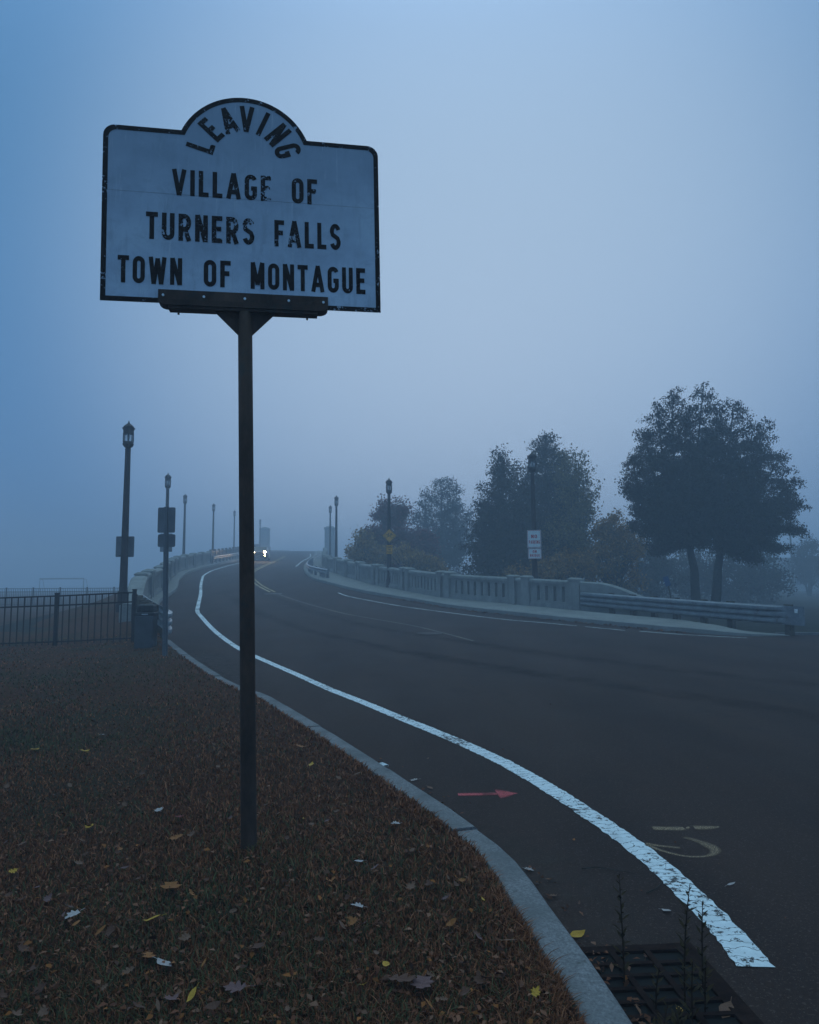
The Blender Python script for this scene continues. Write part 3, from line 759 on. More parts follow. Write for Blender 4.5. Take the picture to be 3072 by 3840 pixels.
lamps = [
    ('L1', (-9.18, 22.4, None), (484, 1576), 'tallest black lantern lamp, at the left parapet end above the black fence'),
    ('L2', None, (631, 1772, 39.2), 'lantern lamp seen right above the perforated sign post with plates'),
    ('L3', None, (695, 1850, 60), 'hazy lantern lamp on left parapet, next beyond the one over the perforated post'),
    ('L4', None, (802, 1886, 76), 'faint lantern lamp above the far left bridge guard rail'),
    ('L5', None, (880, 1912, 100), 'pale foggy lantern lamp just left of the town sign pole'),
    ('L6', None, (976, 1946, 121), 'barely visible lamp beside the left bridge pylon in thick fog'),
    ('R1', None, (1995, 1690, 28.4), 'dark lantern lamp on right parapet carrying the NO PARKING plate'),
    ('R2', None, (1459, 1790, 37.9), 'dark lantern lamp on right parapet carrying the amber bicycle sign'),
    ('R3', None, (1262, 1856, 56.4), 'slim grey lamp without plates on far right parapet, nearer of the pair'),
    ('R4', None, (1239, 1893, 77), 'foggy lamp beside the right bridge pylon, farther of the pair'),
]
for i, (k, pos, px, lab) in enumerate(lamps):
    o = proto if i == 0 else copy_tree(proto)
    Y = px[2] if len(px) > 2 else 22.4
    p = at(px[0], px[1], Y); o.location = (p[0], p[1], p[2] - LH); o.rotation_euler.z = .2 * i
    o['label'] = lab; LAMPS[k] = p

# ------------------------------------------------------------------ plates on posts
def rrect(w_, h_, r, n=5):
    p = []
    for cx, cy, a0 in ((w_ / 2 - r, h_ / 2 - r, 0), (-w_ / 2 + r, h_ / 2 - r, 90), (-w_ / 2 + r, -h_ / 2 + r, 180), (w_ / 2 - r, -h_ / 2 + r, 270)):
        p += [(cx + r * math.cos(math.radians(a)), cy + r * math.sin(math.radians(a))) for a in np.linspace(a0, a0 + 90, n)]
    return p
def ringm(mb, po, pi, y):
    n = len(po); mb.add([(u, y, v) for u, v in po] + [(u, y, v) for u, v in pi], [(i, (i + 1) % n, n + (i + 1) % n, n + i) for i in range(n)])
def plate(name, label, cat, loc, w_, h_, r, mat, rz=0, group=None, diamond=False, border=None, back=None):
    root = thing(name, label, cat, loc, rz, group)
    po = rrect(w_, h_, r)
    if diamond: c_ = math.sqrt(.5); po = [((u - v) * c_, (u + v) * c_) for u, v in po]
    mb = MB(); mb.prism(po, lambda u, v: (u, .003, v), lambda u, v: (u, 0, v)); pl = mb.build('plate', mat, root)
    if border:
        k1, k2 = .95, .90; mb = MB(); ringm(mb, [(u * k1, v * (1 - (1 - k1) * w_ / h_)) for u, v in po], [(u * k2, v * (1 - (1 - k2) * w_ / h_)) for u, v in po], -.002); mb.build('border', border, pl)
    return root, pl
def plate_text(pl, rows, mat):
    for wd, cx, y0, H, wd_w in rows:
        mb = MB(); letters(mb, wd, lambda u, v, h: (u, -h - .002, v), cx - wd_w / 2, cx + wd_w / 2, y0, H); mb.build('lettering', mat, pl)
p = at(2003.5, 2021, 28.22)
_, pl = plate('parking_sign', 'white plate reading NO PARKING in red on right lamp post', 'sign', tuple(p), .545, .70, .03, 'sign white', rz=-.05, border='sign red')
plate_text(pl, [('NO', 0, .035, .135, .235), ('PARKING', .01, -.19, .135, .44)], 'sign red')
p = at(2006, 2076, 28.22)
_, pl = plate('bridge_plate', 'smaller white plate reading ON BRIDGE in red below the no parking sign', 'sign', tuple(p), .525, .41, .03, 'sign white', rz=-.05, border='sign red')
plate_text(pl, [('ON', -.005, .03, .105, .155), ('BRIDGE', .0, -.125, .105, .385)], 'sign red')
p = at(1460.7, 2009, 37.72)
_, pl = plate('bicycle_sign', 'amber diamond sign with black bicycle symbol on right lamp post', 'sign', tuple(p), .53, .53, .03, 'sign amber', diamond=True, border='sign black')
mb = MB()
for cx in (-.15, .15):
    ringp = [(cx + .095 * math.cos(a), -.02 + .095 * math.sin(a)) for a in np.linspace(0, 2 * math.pi, 25)]
    stroke_mesh(mb, ringp, lambda u, v, h: (u, -h, v), .018, .003)
for k, st in enumerate([[(-.15, -.02), (-.06, .10)], [(-.06, .10), (.10, .10)], [(.10, .10), (-.01, -.03)], [(-.01, -.03), (-.06, .10)], [(-.15, -.02), (-.01, -.03)], [(.15, -.02), (.09, .14)], [(.09, .14), (.14, .145)], [(-.09, .13), (-.03, .13)]]):
    stroke_mesh(mb, st, lambda u, v, h: (u, -h, v), .018, .0035 + .0004 * k)
mb.build('bicycle_symbol', 'sign black', pl)
p = at(1460.6, 2060.6, 37.72)
_, pl = plate('share_plate', 'small amber plate reading SHARE THE ROAD under the bicycle diamond', 'sign', tuple(p), .33, .48, .02, 'sign amber', border='sign black')
plate_text(pl, [('SHARE', 0, .085, .09, .25), ('THE', 0, -.045, .09, .15), ('ROAD', 0, -.175, .09, .21)], 'sign black')
def straps(root, zs_, hw, mat='lamp metal'):
    for z in zs_:
        mb = MB(); mb.box(-hw, hw, -.30, -.0, z - .012, z + .012); mb.build('strap', mat, root)
p = at(469, 2050, 22.57)
r_, pl = plate('sign_plate', 'blank grey back of square plate banded to nearest left lamp post', 'sign', tuple(p), .56, .655, .03, 'plate back', rz=.12, group='sign plates seen from behind')
straps(r_, (.29, -.29), .10)
p = at(623.5, 2035, 39.5)
plate('sign_plate', 'paler hazy plate back peeking out behind the lower dark plate', 'sign', tuple(p), .68, 1.02, .04, 'plate back', group='sign plates seen from behind')

# perforated sign post on the lawn
PX, PY = -4.83, 14.2
root = thing('sign_post', 'perforated steel sign post on the leafy lawn beside the kerb', 'post', (PX, PY, lawn_z(PX, PY) - .02))
zt = at(625, 1903, PY)[2] - root.location.z
mb = MB(); lean = at(625, 1903, PY)[0] - PX
holes = .0508
def upost(z0, z1):
    k = lambda z: lean * z / zt
    a, b, t_w = .040, .022, .005
    prof = [(-.052, -.0), (-.052, -.006), (-.030, -.006), (-.022, -.04), (.022, -.04), (.030, -.006), (.052, -.006), (.052, 0), (.026, 0), (.017, -.034), (-.017, -.034), (-.026, 0)]
    mb.prism(prof, lambda u, v: (u + k(z0), v, z0), lambda u, v: (u + k(z1), v, z1))
upost(0, zt + .01); po = mb.build('channel', 'plate back', root)
mb = MB()
for z in np.arange(.25, zt, .0508):
    x = lean * z / zt; mb.box(x - .005, x + .005, -.0415, -.0402, z - .006, z + .006)
mb.build('hole', 'dark recess', po)
for (py0, py1, nm, lab) in ((1903, 1998, 'sign_plate', 'tall dark plate back at top of the perforated post'), (2004, 2051, 'sign_plate', 'low dark plate back under the tall one on the perforated post')):
    a, b = at(625, py0, PY + .01), at(625, py1, PY + .01)
    plate(nm, lab, 'sign', ((a[0] + b[0]) / 2, PY + .004, (a[2] + b[2]) / 2), .352, a[2] - b[2], .03, 'plate back', group='sign plates seen from behind')

# small blue marker leaning behind the right guard rail
p = at(2500, 2180, 28.0)
root = thing('marker_post', 'short leaning post with small blue marker plate behind the guard rail', 'sign', (p[0] + .36, 28.0, -.35))
mb = MB(); mb.tube([(0, 0, 0), (p[0] - root.location.x + .06, 0, p[2] + .35 - .18), (p[0] - root.location.x - .03, 0, p[2] + .35 + .15)], .028, 6); mb.build('post', 'wood post', root)
mb = MB(); po = rrect(.21, .38, .02); ca, sa = math.cos(.30), math.sin(.30)
q0 = (p[0] - root.location.x, p[2] + .35)
mb.prism(po, lambda u, v: (q0[0] + u * ca - v * sa, -.034, q0[1] + u * sa + v * ca), lambda u, v: (q0[0] + u * ca - v * sa, -.038, q0[1] + u * sa + v * ca)); mb.build('plate', 'sign blue', root)

# ------------------------------------------------------------------ parapets
class Path:
    def __init__(s, pts, zoff, step=.25):
        s.P = spline(pts, step); s.d = np.r_[0, np.cumsum(np.linalg.norm(np.diff(s.P, axis=0), axis=1))]; s.t, s.n = normals(s.P); s.zoff = zoff; s.L = s.d[-1]
    def at(s, q, o=0, h=0):
        x, y = np.interp(q, s.d, s.P[:, 0]), np.interp(q, s.d, s.P[:, 1]); nx, ny = np.interp(q, s.d, s.n[:, 0]), np.interp(q, s.d, s.n[:, 1])
        l = math.hypot(nx, ny); return (x + nx / l * o, y + ny / l * o, float(zs(x, y)) + s.zoff + h)
    def seg(s, mb, a, b, o0, o1, h0, h1, sub=None, taper=None, mi=0):
        k = sub or max(1, int((b - a) / .6)); qs = np.linspace(a, b, k + 1); P = []
        for q in qs: P.append([s.at(q, o0, h0), s.at(q, o1, h0), s.at(q, o1, h1), s.at(q, o0, h1), s.at(q, o0, h0)])
        P = np.array(P); mb.grid(P, mi); mb.add(P[0][:4], [(0, 1, 2, 3)], mi); mb.add(P[-1][:4], [(3, 2, 1, 0)], mi)
    def prof(s, mb, a, b, pr, sub=None):
        k = sub or max(1, int((b - a) / .6)); P = []
        for q in np.linspace(a, b, k + 1): P.append([s.at(q, o, h) for o, h in pr + pr[:1]])
        P = np.array(P); mb.grid(P); m = len(pr); mb.add(P[0][:m], [tuple(range(m))]); mb.add(P[-1][:m], [tuple(range(m - 1, -1, -1))])
def parapet(name, label, pts, first, length, wing_pts, side, nbay_slots=8):
    pa = Path(pts, .16); root = thing(name, label, 'bridge parapet', (0, 0, 0))
    x0, y0, z0 = pa.at(0); root.location = (x0, y0, z0); off = np.array([x0, y0, z0])
    def fin(mb, nm, mat='concrete', parent=root):
        mb.v = [tuple(np.array(v) - off) for v in mb.v]; return mb.build(nm, mat, parent)
    def post(q, w_=.40):
        mb = MB(); pa.seg(mb, q - w_ / 2, q + w_ / 2, -.21, .21, -.3, 1.06, 1)
        A = [pa.at(q - w_ / 2 - .03, -.24, 1.06), pa.at(q - w_ / 2 - .03, .24, 1.06), pa.at(q + w_ / 2 + .03, .24, 1.06), pa.at(q + w_ / 2 + .03, -.24, 1.06)]
        B = [(a[0], a[1], a[2] + .055) for a in A]
        Cp = [pa.at(q - w_ / 2 + .06, -.13, 1.17), pa.at(q - w_ / 2 + .06, .13, 1.17), pa.at(q + w_ / 2 - .06, .13, 1.17), pa.at(q + w_ / 2 - .06, -.13, 1.17)]
        mb.add(A + B + Cp, [(0, 1, 2, 3), (0, 1, 5, 4), (1, 2, 6, 5), (2, 3, 7, 6), (3, 0, 4, 7), (4, 5, 9, 8), (5, 6, 10, 9), (6, 7, 11, 10), (7, 4, 8, 11), (8, 9, 10, 11)])
        fin(mb, 'post')
    def bay(a, b, ns):
        mb = MB(); pa.prof(mb, a, b, [(-.18, .90), (.18, .90), (.18, 1.0), (.10, 1.06), (-.10, 1.06), (-.18, 1.0)]); fin(mb, 'coping')
        mb = MB(); pa.seg(mb, a, b, -.17, .17, -.3, .14); pa.seg(mb, a, b, -.12, .12, .14, .24); pa.seg(mb, a, b, -.12, .12, .80, .90)
        pit = (b - a) / (ns + .75); sl = pit * .36; q = a
        e0 = a + pit * .55
        pa.seg(mb, a, e0, -.11, .11, .24, .80, 1)
        for i in range(ns - 1):
            u = e0 + sl + i * pit; pa.seg(mb, u, u + pit - sl, -.11, .11, .24, .80, 1)
        u = e0 + sl + (ns - 1) * pit; pa.seg(mb, u, b, -.11, .11, .24, .80, 1)
        fin(mb, 'baluster_panel')
    q = .22; post(q, .44); q += .22
    bay(q, q + first, max(3, round(first / .42))); q += first
    while q < min(length, pa.L - 4.5):
        post(q + .18, .36); 
        mb = MB(); pa.seg(mb, q + .36, q + .70, -.10, .10, -.3, .92, 1); pa.prof(mb, q + .36, q + .70, [(-.18, .92), (.18, .92), (.18, 1.0), (.10, 1.06), (-.10, 1.06), (-.18, 1.0)], 1); fin(mb, 'solid_panel')
        post(q + .88, .36); q += 1.06
        bay(q, q + 3.2, nbay_slots); q += 3.2
    post(q + .2, .4)
    # swept wing wall at the near end
    mb = MB(); W = spline(wing_pts, .25); t, n = normals(W); P = []
    for k, ((x, y), (nx, ny)) in enumerate(zip(W, n)):
        f = k / (len(W) - 1); zb = float(zs(x, y)) + .16; hh = 1.04 - (1.04 - side[1]) * float(smooth01((f - .18) / .82)) ** 1.0
        tw = side[0]
        P.append([(x + nx * o, y + ny * o, zb + h) for o, h in ((-tw, -.5), (-tw, hh - .05), (-tw * .6, hh), (tw * .6, hh), (tw, hh - .05), (tw, -.5))])
    P = np.array(P); mb.grid(P); mb.add(P[-1], [tuple(range(6))]); mb.add(P[0], [tuple(range(5, -1, -1))]); fin(mb, 'wing_wall')
    return root, pa
PR = [(6.42, 26.75), (4.86, 28.17), (4.14, 28.92), (1.89, 31.28), (.16, 36.16 - 1.2), (-.89, 37.6), (-2.0, 40.2), (-3.43, 45.0), (-4.6, 49.57), (-6.6, 57.0), (-8.2, 68), (-9.4, 80), (-12.0, 100)]
PLL = [(-10.15, 26.9), (-10.95, 30.0), (-11.7, 33.2), (-12.7, 36.8), (-13.9, 40.8), (-15.1, 45.2), (-16.4, 50.2), (-17.4, 55.5), (-18.2, 61), (-18.8, 66.5), (-19.3, 70.5)]
parapet('bridge_parapet', 'pale concrete balustrade with paired posts along the right pavement', PR, 1.75, 75, [(6.42, 26.75), (7.2, 26.0), (8.3, 24.9), (9.0, 24.2)], (.14, .36))
parapet('bridge_parapet', 'grey concrete balustrade curving up behind the perforated post on the left', PLL, 2.0, 75, [(-10.15, 26.9), (-9.6, 25.2), (-9.05, 23.4), (-8.72, 22.2)], (.27, .42))
# far steel railing on the left of the bridge
pa = Path([(-18.9, 67.5), (-19.9, 76), (-21.0, 86), (-23.3, 102), (-26, 122)], .16)
root = thing('bridge_railing', 'dark steel railing beyond the left concrete balustrade on the bridge', 'railing', pa.at(0)); off = np.array(pa.at(0))
def fin2(mb, nm, mat, parent): mb.v = [tuple(np.array(v) - off) for v in mb.v]; return mb.build(nm, mat, parent)
mb = MB()
for h in (.12, 1.02): pa.seg(mb, 0, pa.L, -.04, .04, h, h + .10)
for q in np.arange(.2, pa.L, .19): pa.seg(mb, q, q + .07, -.02, .02, .2, 1.02, 1)
fin2(mb, 'rail_panel', 'railing metal', root)
for q in np.arange(0, pa.L, 2.6):
    mb = MB(); pa.seg(mb, q, q + .28, -.12, .12, -.1, 1.28, 1); fin2(mb, 'post', 'railing metal', root)

# ------------------------------------------------------------------ guard rails
def thrie():
    p = []
    for i in range(3):
        z = i * .17
        p += [(0, z), (.02, z + .018), (.075, z + .045), (.08, z + .085), (.075, z + .125), (.02, z + .152)]
    return p + [(0, .508)]
def wbeam():
    p = []
    for i in range(2):
        z = i * .155
        p += [(0, z), (.075, z + .04), (.08, z + .078), (.075, z + .115)]
    return p + [(0, .31)]
def rail(name, label, pts, h0, prof, mat, face, zoff=0.0, step=.25, flat_end=0, postq=(), post_mat='wood post', block=.15, group=None, plen=None):
    pa = Path(pts, zoff, step); root = thing(name, label, 'guard rail', pa.at(0), 0, group); off = np.array(pa.at(0))
    mb = MB(); P = []; qs = np.r_[np.arange(0, pa.L, step), pa.L]
    for q in qs:
        f = 1 - smooth01((q - (pa.L - flat_end)) / (flat_end * .5)) if flat_end else 1
        P.append([pa.at(q, face * (o * f + .02 * (1 - f)), h0 + z) for o, z in prof])
    P = np.array(P); B = []
    for q in qs:
        f = 1 - smooth01((q - (pa.L - flat_end)) / (flat_end * .5)) if flat_end else 1
        B.append([pa.at(q, face * (o * f + .02 * (1 - f) - .006), h0 + z) for o, z in prof])
    B = np.array(B); mb.grid(P); mb.grid(B[:, ::-1])
    for a, b in ((P[:, 0], B[:, 0]), (P[:, -1], B[:, -1]), (P[0], B[0]), (P[-1], B[-1])): mb.grid([a, b])
    mb.v = [tuple(np.array(v) - off) for v in mb.v]; mb.build('beam', mat, root)
    for q in postq:
        mb = MB(); top = h0 + (prof[-1][1]) + .03; bt = h0 + prof[-1][1] * .3
        pa.seg(mb, q - .09, q + .09, -face * .005 - face * block - face * .16, -face * .005 - face * block, -.4, top, 1)
        pa.seg(mb, q - .08, q + .08, -face * .004 - face * block, -face * .012, bt, top - .03, 1)
        mb.v = [tuple(np.array(v) - off) for v in mb.v]; mb.build('post', post_mat, root)
    return root, pa
root, pa = rail('guard_rail', 'long grey corrugated guard rail sloping down from the right parapet to a flat end plate', [(6.35, 26.55), (7.2, 25.4), (8.3, 23.6), (9.3, 21.6), (10.1, 19.95), (10.5, 19.1)], .17, thrie(), 'weathered rail', 1, .14, .2, 1.0,
                postq=(1.2, 2.1, 3.0, 3.9, 5.0, 6.0, 7.9))
mb = MB(); q = pa.L - .22; A = [pa.at(q - .05, .045, .50), pa.at(q + .05, .045, .50), pa.at(q + .05, .045, .61), pa.at(q - .05, .045, .61)]
mb.add([np.array(a) - np.array(pa.at(0)) for a in A], [(0, 1, 2, 3)]); mb.build('reflector', 'reflector white', root)
rail('guard_rail', 'guard rail end with three bright lobes curling beside the perforated post', [(-8.35, 22.2), (-7.25, 19.9), (-6.15, 17.65), (-5.50, 16.3), (-5.27, 15.65), (-5.22, 15.42), (-5.27, 15.28)], .26, thrie(), 'galvanised', -1, .13, .08, 0, postq=(.8, 1.9, 2.9, 3.9, 4.8), block=.15)
rail('guard_rail', 'pale thin guard rail bending round the far right pavement corner', [(-5.2, 45.3), (-5.75, 46.6), (-6.5, 48.8), (-7.15, 51.0), (-7.7, 53.7), (-8.25, 57.4), (-9.15, 65.6), (-10.3, 77.6), (-11.95, 95)], .32, wbeam(), 'galvanised', -1, .12, .5, 0, postq=(.5, 1.4, 2.3, 4.2, 6.1, 8, 10, 13, 16, 19, 22), block=.05, post_mat='weathered rail')
rail('guard_rail', 'faint guard rail in front of the steel railing on far left', [(-18.35, 66.5), (-19.1, 75), (-20.2, 86), (-22.2, 102)], .38, wbeam(), 'galvanised', 1, .16, .8, 0, postq=tuple(np.arange(.5, 34, 2)), block=.05, post_mat='weathered rail')

# ------------------------------------------------------------------ fences
def fence(name, label, x0, x1, y, panel, npick, posts, H=1.24, scale=1.0, zf=None, mat='black metal'):
    root = thing(name, label, 'fence', (x1, y, zf(x1, y) if zf else 0))
    zb = root.location.z; xs = list(np.arange(x1, x0, -panel))
    for k, x in enumerate(xs):
        z = (zf(x, y) if zf else 0) - zb
        mb = MB(); w_ = .038 * scale; mb.box(x - x1 - w_, x - x1 + w_, -w_, w_, z - .2, z + H + .02); mb.box(x - x1 - w_ - .006, x - x1 + w_ + .006, -w_ - .006, w_ + .006, z + H + .02, z + H + .045); mb.build('post', mat, root)
        if k == len(xs) - 1: break
        xa, xb = xs[k + 1], x; za = (zf(xa, y) if zf else 0) - zb; zc = z
        mb = MB(); ra = .017 * scale
        for h in (.12, H - .26, H - .035):
            mb.hexa([(xa - x1 + w_, -ra, za + h - ra), (xb - x1 - w_, -ra, zc + h - ra), (xb - x1 - w_, ra, zc + h - ra), (xa - x1 + w_, ra, za + h - ra), (xa - x1 + w_, -ra, za + h + ra), (xb - x1 - w_, -ra, zc + h + ra), (xb - x1 - w_, ra, zc + h + ra), (xa - x1 + w_, ra, za + h + ra)])
        for i in range(1, npick + 1):
            f = i / (npick + 1); px = xa + (xb - xa) * f; pz = za + (zc - za) * f; a = .0105 * scale
            mb.box(px - x1 - a, px - x1 + a, -a, a, pz + .05, pz + H - .04)
        mb.build('picket_panel', mat, root)
    return root
fence('metal_fence', 'near black picket fence standing on the lawn at the left edge', -14.5, -6.62, 17.2, 1.86, 11, True, zf=lambda x, y: lawn_z(x, y) * .6 - .015 * (-6.6 - x))
fence('metal_fence', 'far thin dark picket fence across the foggy field', -62, -15.2, 50.5, 1.9, 14, True, 1.28, 1.0, zf=lambda x, y: 0.0)
# soccer goal far out
p = at(232, 2170, 122)
root = thing('soccer_goal', 'ghostly soccer goal in the fog beyond the far fence', 'goal', (p[0], 122, 0))
mb = MB(); mb.tube([(-3.75, 0, -.1), (-3.75, 0, 2.66), (3.75, 0, 2.66), (3.75, 0, -.1)], .13, 8); mb.build('frame', 'goal white', root)
for sx_ in (-3.75, 3.75):
    mb = MB(); mb.tube([(sx_, 0, 2.6), (sx_, 1.0, 2.5), (sx_, 2.0, 0)], .05, 6); mb.build('stay', 'goal white', root)

# utility pedestal between the fence and the sign post
bx, by = -5.86, 15.95; bz = lawn_z(bx, by)
root = thing('utility_cabinet', 'slim grey utility cabinet with dark lid between fence end and perforated post', 'cabinet', (bx, by, bz - .02), .08)
mb = MB(); mb.box(-.205, .205, -.17, .17, 0, .72, bev=.02); body = mb.build('body', 'grey plastic', root)
mb = MB(); mb.box(-.16, .16, -.176, -.168, .12, .62); mb.build('door', 'grey plastic', body)
mb = MB(); mb.box(-.215, .215, -.18, .18, .722, .79, bev=.015); mb.box(-.18, .18, -.15, .15, .79, .96, bev=.03); lid = mb.build('lid', 'dark plastic', root)
for x in (-.10, 0, .10):
    mb = MB(); mb.box(x - .008, x + .008, -.153, -.149, .82, .93); mb.build('slot', 'black metal', lid)
mb = MB(); mb.box(-.05, .08, -.188, -.181, .742, .757); mb.build('handle', 'bolt', lid)

# manhole and storm drain
mz = float(zs(.56, 20)); root = thing('manhole_cover', 'round iron manhole cover out in the middle of the road', 'manhole', (.56, 20.0, mz))
mb = MB(); mb.lathe([(.36, -.02), (.36, .012), (.33, .014), (.33, .008), (.30, .008), (.05, .010)], 28); o = mb.build('cover', 'iron cover', root); o.rotation_euler = (.035, 0, 0)
gA = np.array([.70, 3.13]); gB = np.array([1.15, 3.16]); gD = np.array([1.19, 2.62]); gE = np.array([.76, 2.36])
def gp(u, v):   # bilinear: u across from kerb, v towards camera
    p = gA * (1 - u) * (1 - v) + gB * u * (1 - v) + np.array([1.20, 2.40]) * u * v + np.array([.78, 2.38]) * (1 - u) * v; return p
root = thing('storm_drain', 'rusty iron storm drain grate against the granite kerb', 'drain', (gA[0], gA[1], -.13))
def gq(mb, u0, u1, v0, v1, z0, z1):
    c4 = [gp(u0, v1), gp(u1, v1), gp(u1, v0), gp(u0, v0)]
    mb.hexa([(c[0] - gA[0], c[1] - gA[1], z0) for c in c4] + [(c[0] - gA[0], c[1] - gA[1], z1) for c in c4])
mb = MB(); gq(mb, 0, 1, 0, 1, .001, .003); mb.build('pit', 'dark recess', root)
mb = MB(); gq(mb, -.02, 1.10, -.07, -.005, .0, .014); gq(mb, .93, 1.10, -.005, 1, .0, .014); gq(mb, -.02, .03, -.005, 1, 0, .014)
mb.build('frame', 'rust iron', root)
mb = MB()
for u in (.27, .60): gq(mb, u, u + .055, -.005, 1, .005, .017)
for i in range(1, 9): v = i / 8.6; gq(mb, .03, .93, v - .014, v + .014, .004, .0145)
mb.build('grate', 'rust iron', root)

# ------------------------------------------------------------------ bridge pylons, car, far buildings
def pylon(label, x, y, w_, h_):
    z = float(zs(x, y)); root = thing('bridge_pylon', label, 'pylon', (x, y, z), .1, 'bridge pylons in the fog')
    mb = MB(); mb.box(-w_ / 2 - .2, w_ / 2 + .2, -.9, .9, -1.5, .9, bev=.05); mb.box(-w_ / 2, w_ / 2, -.75, .75, .9, h_ - .5, bev=.05); mb.build('shaft', 'concrete', root)
    mb = MB(); mb.box(-w_ / 2 - .12, w_ / 2 + .12, -.85, .85, h_ - .5, h_ - .25, bev=.05); mb.lathe([(w_ * .62, h_ - .25), (w_ * .45, h_ - .05), (.05, h_ + .1)], 4, rot=math.pi / 4); mb.build('cap', 'concrete', root)
pylon('shadowy concrete pylon on the left of the bridge above the headlights', -30.6, 150, 2.0, 5.0)
pylon('shadowy concrete pylon behind the two far right lamps', -13.4, 119, 1.7, 4.6)

def car(x, y, rz):
    z = float(zs(x, y)); root = thing('car', 'oncoming dark car with lit headlights coming off the foggy bridge', 'car', (x, y, z), rz)
    root.rotation_euler = (-.064, 0, rz)
    # local: -y is the front
    secs = [(-2.25, .35, .62, .80), (-2.15, .30, .80, .86), (-1.3, .28, .98, .90), (-.75, .28, 1.02, .90), (1.9, .28, 1.02, .90), (2.2, .32, .95, .86), (2.3, .40, .70, .80)]
    mb = MB(); P = []
    for yy, zl, zh, hw in secs:
        P.append([(-hw, yy, zl), (-hw * 1.02, yy, (zl + zh) / 2), (-hw * .95, yy, zh - .06), (-hw * .85, yy, zh), (hw * .85, yy, zh), (hw * .95, yy, zh - .06), (hw * 1.02, yy, (zl + zh) / 2), (hw, yy, zl), (-hw, yy, zl)])
    P = np.array(P); mb.grid(P); mb.add(P[0][:8], [tuple(range(8))]); mb.add(P[-1][:8], [tuple(range(7, -1, -1))])
    body = mb.build('body', 'car paint', root, smooth=False)
    mb = MB(); cab = [(-.85, 1.0, .80), (-.15, 1.56, .66), (1.5, 1.58, .66), (2.05, 1.0, .80)]; P = []
    for yy, zh, hw in cab: P.append([(-hw, yy, zh), (hw, yy, zh)])
    B = [[(-.82, yy, .98), (.82, yy, .98)] for yy, _, _ in cab]
    mb.grid(P); 
    for sd_ in (0, 1): mb.add([P[0][sd_], P[1][sd_], P[2][sd_], P[3][sd_]], [(0, 1, 2, 3)])
    roof = mb.build('cabin', 'car paint', root)
    mb = MB(); mb.add([(-.72, -.80, 1.05), (.72, -.80, 1.05), (.60, -.20, 1.52), (-.60, -.20, 1.52)], [(0, 1, 2, 3)]); mb.build('windscreen', 'window glass', roof)
    for sx_ in (-1, 1):
        mb = MB(); mb.add([(sx_ * .775, -.45, 1.10), (sx_ * .70, .0, 1.48), (sx_ * .70, 1.4, 1.48), (sx_ * .775, 1.75, 1.10)], [(0, 1, 2, 3)]); mb.build('window', 'window glass', roof)
        mb = MB(); mb.box(sx_ * 1.0 - .11, sx_ * 1.0 + .11, -.62, -.5, 1.02, 1.16, bev=.02); mb.build('mirror', 'car paint', body)
        for yy in (-1.42, 1.42):
            mb = MB(); mb.lathe([(.24, -.11), (.33, -.10), (.34, 0), (.33, .10), (.24, .11)], 20); o = mb.build('wheel', 'tyre', root); o.rotation_euler = (0, math.pi / 2, 0); o.location = (sx_ * .80, yy, .34)
            mb = MB(); mb.lathe([(.05, -.115), (.22, -.112), (.22, .112), (.05, .115)], 14); mb.build('rim', 'plate back', o)
        mb = MB(); mb.lathe([(.02, -.03), (.11, -.02), (.11, 0), (.02, .02)], 14); o = mb.build('headlight', 'headlight lit', root); o.rotation_euler = (math.pi / 2, 0, 0); o.location = (sx_ * .62, -2.24, .72)
        mb = MB(); mb.lathe([(.02, -.03), (.065, -.02), (.065, 0), (.02, .02)], 14); o = mb.build('fog_light', 'fog light lit', root); o.rotation_euler = (math.pi / 2, 0, 0); o.location = (sx_ * .64, -2.29, .38)
    mb = MB(); mb.box(-.45, .45, -2.275, -2.255, .55, .72); mb.build('grille', 'dark plastic', body)
    mb = MB(); mb.box(-.90, .90, -2.30, -2.16, .33, .52, bev=.04); mb.build('bumper', 'dark plastic', body)
car(-16.95, 81.0, .12)

p = at(3010, 2098, 112)
root = thing('house', 'faint low building in the fog at the far right edge', 'building', (p[0] + 6, 112, -.3))
mb = MB(); mb.box(-9, 14, 0, 10, 0, 3.6); wl = mb.build('wall', 'house wall', root)
mb = MB(); mb.prism([(-.6, 3.6), (10.6, 3.6), (5, 5.6)], lambda u, v: (-9.6, u, v), lambda u, v: (14.6, u, v)); mb.build('roof', 'house roof', root)
for x in (-7, -3.5, 3.5, 7, 10.5):
    mb = MB(); mb.box(x - .6, x + .6, -.06, .02, 1.1, 2.5); f = mb.build('window', 'house wall', root); mb = MB(); mb.box(x - .5, x + .5, -.08, -.065, 1.2, 2.4); mb.build('pane', 'window glass', f)
mb = MB(); mb.box(-.5, .5, -.06, .02, .0, 2.2); mb.build('door', 'house roof', root)
p = at(2963, 1990, 88)
root = thing('utility_pole', 'thin utility pole with crossarm in the fog at far right', 'utility pole', (p[0], 88, -.3))
mb = MB(); mb.tube([(0, 0, 0), (0, 0, p[2] + .3)], [.14, .10], 10); mb.build('shaft', 'wood post', root)
mb = MB(); mb.box(-1.1, 1.1, -.05, .05, p[2] - .3, p[2] - .18); mb.build('crossarm', 'wood post', root)
for z_, lab in ((2046, 'upper thin overhead wire crossing behind the big tree at right'), (2096, 'lower thin overhead wire crossing behind the big tree at right')):
    zc = at(2963, z_, 88)[2]; mb = MB()
    pts = [(p[0] + t * 34, 88 + t * 2, zc - .5 * (1 - (2 * abs(t) - 1) ** 2) + .2 * abs(t)) for t in np.linspace(-1, 1, 25)]
    mb.tube(pts, .03, 5); tag(mb.build('overhead_wire', 'wire'), lab, 'wire', 'overhead wires')

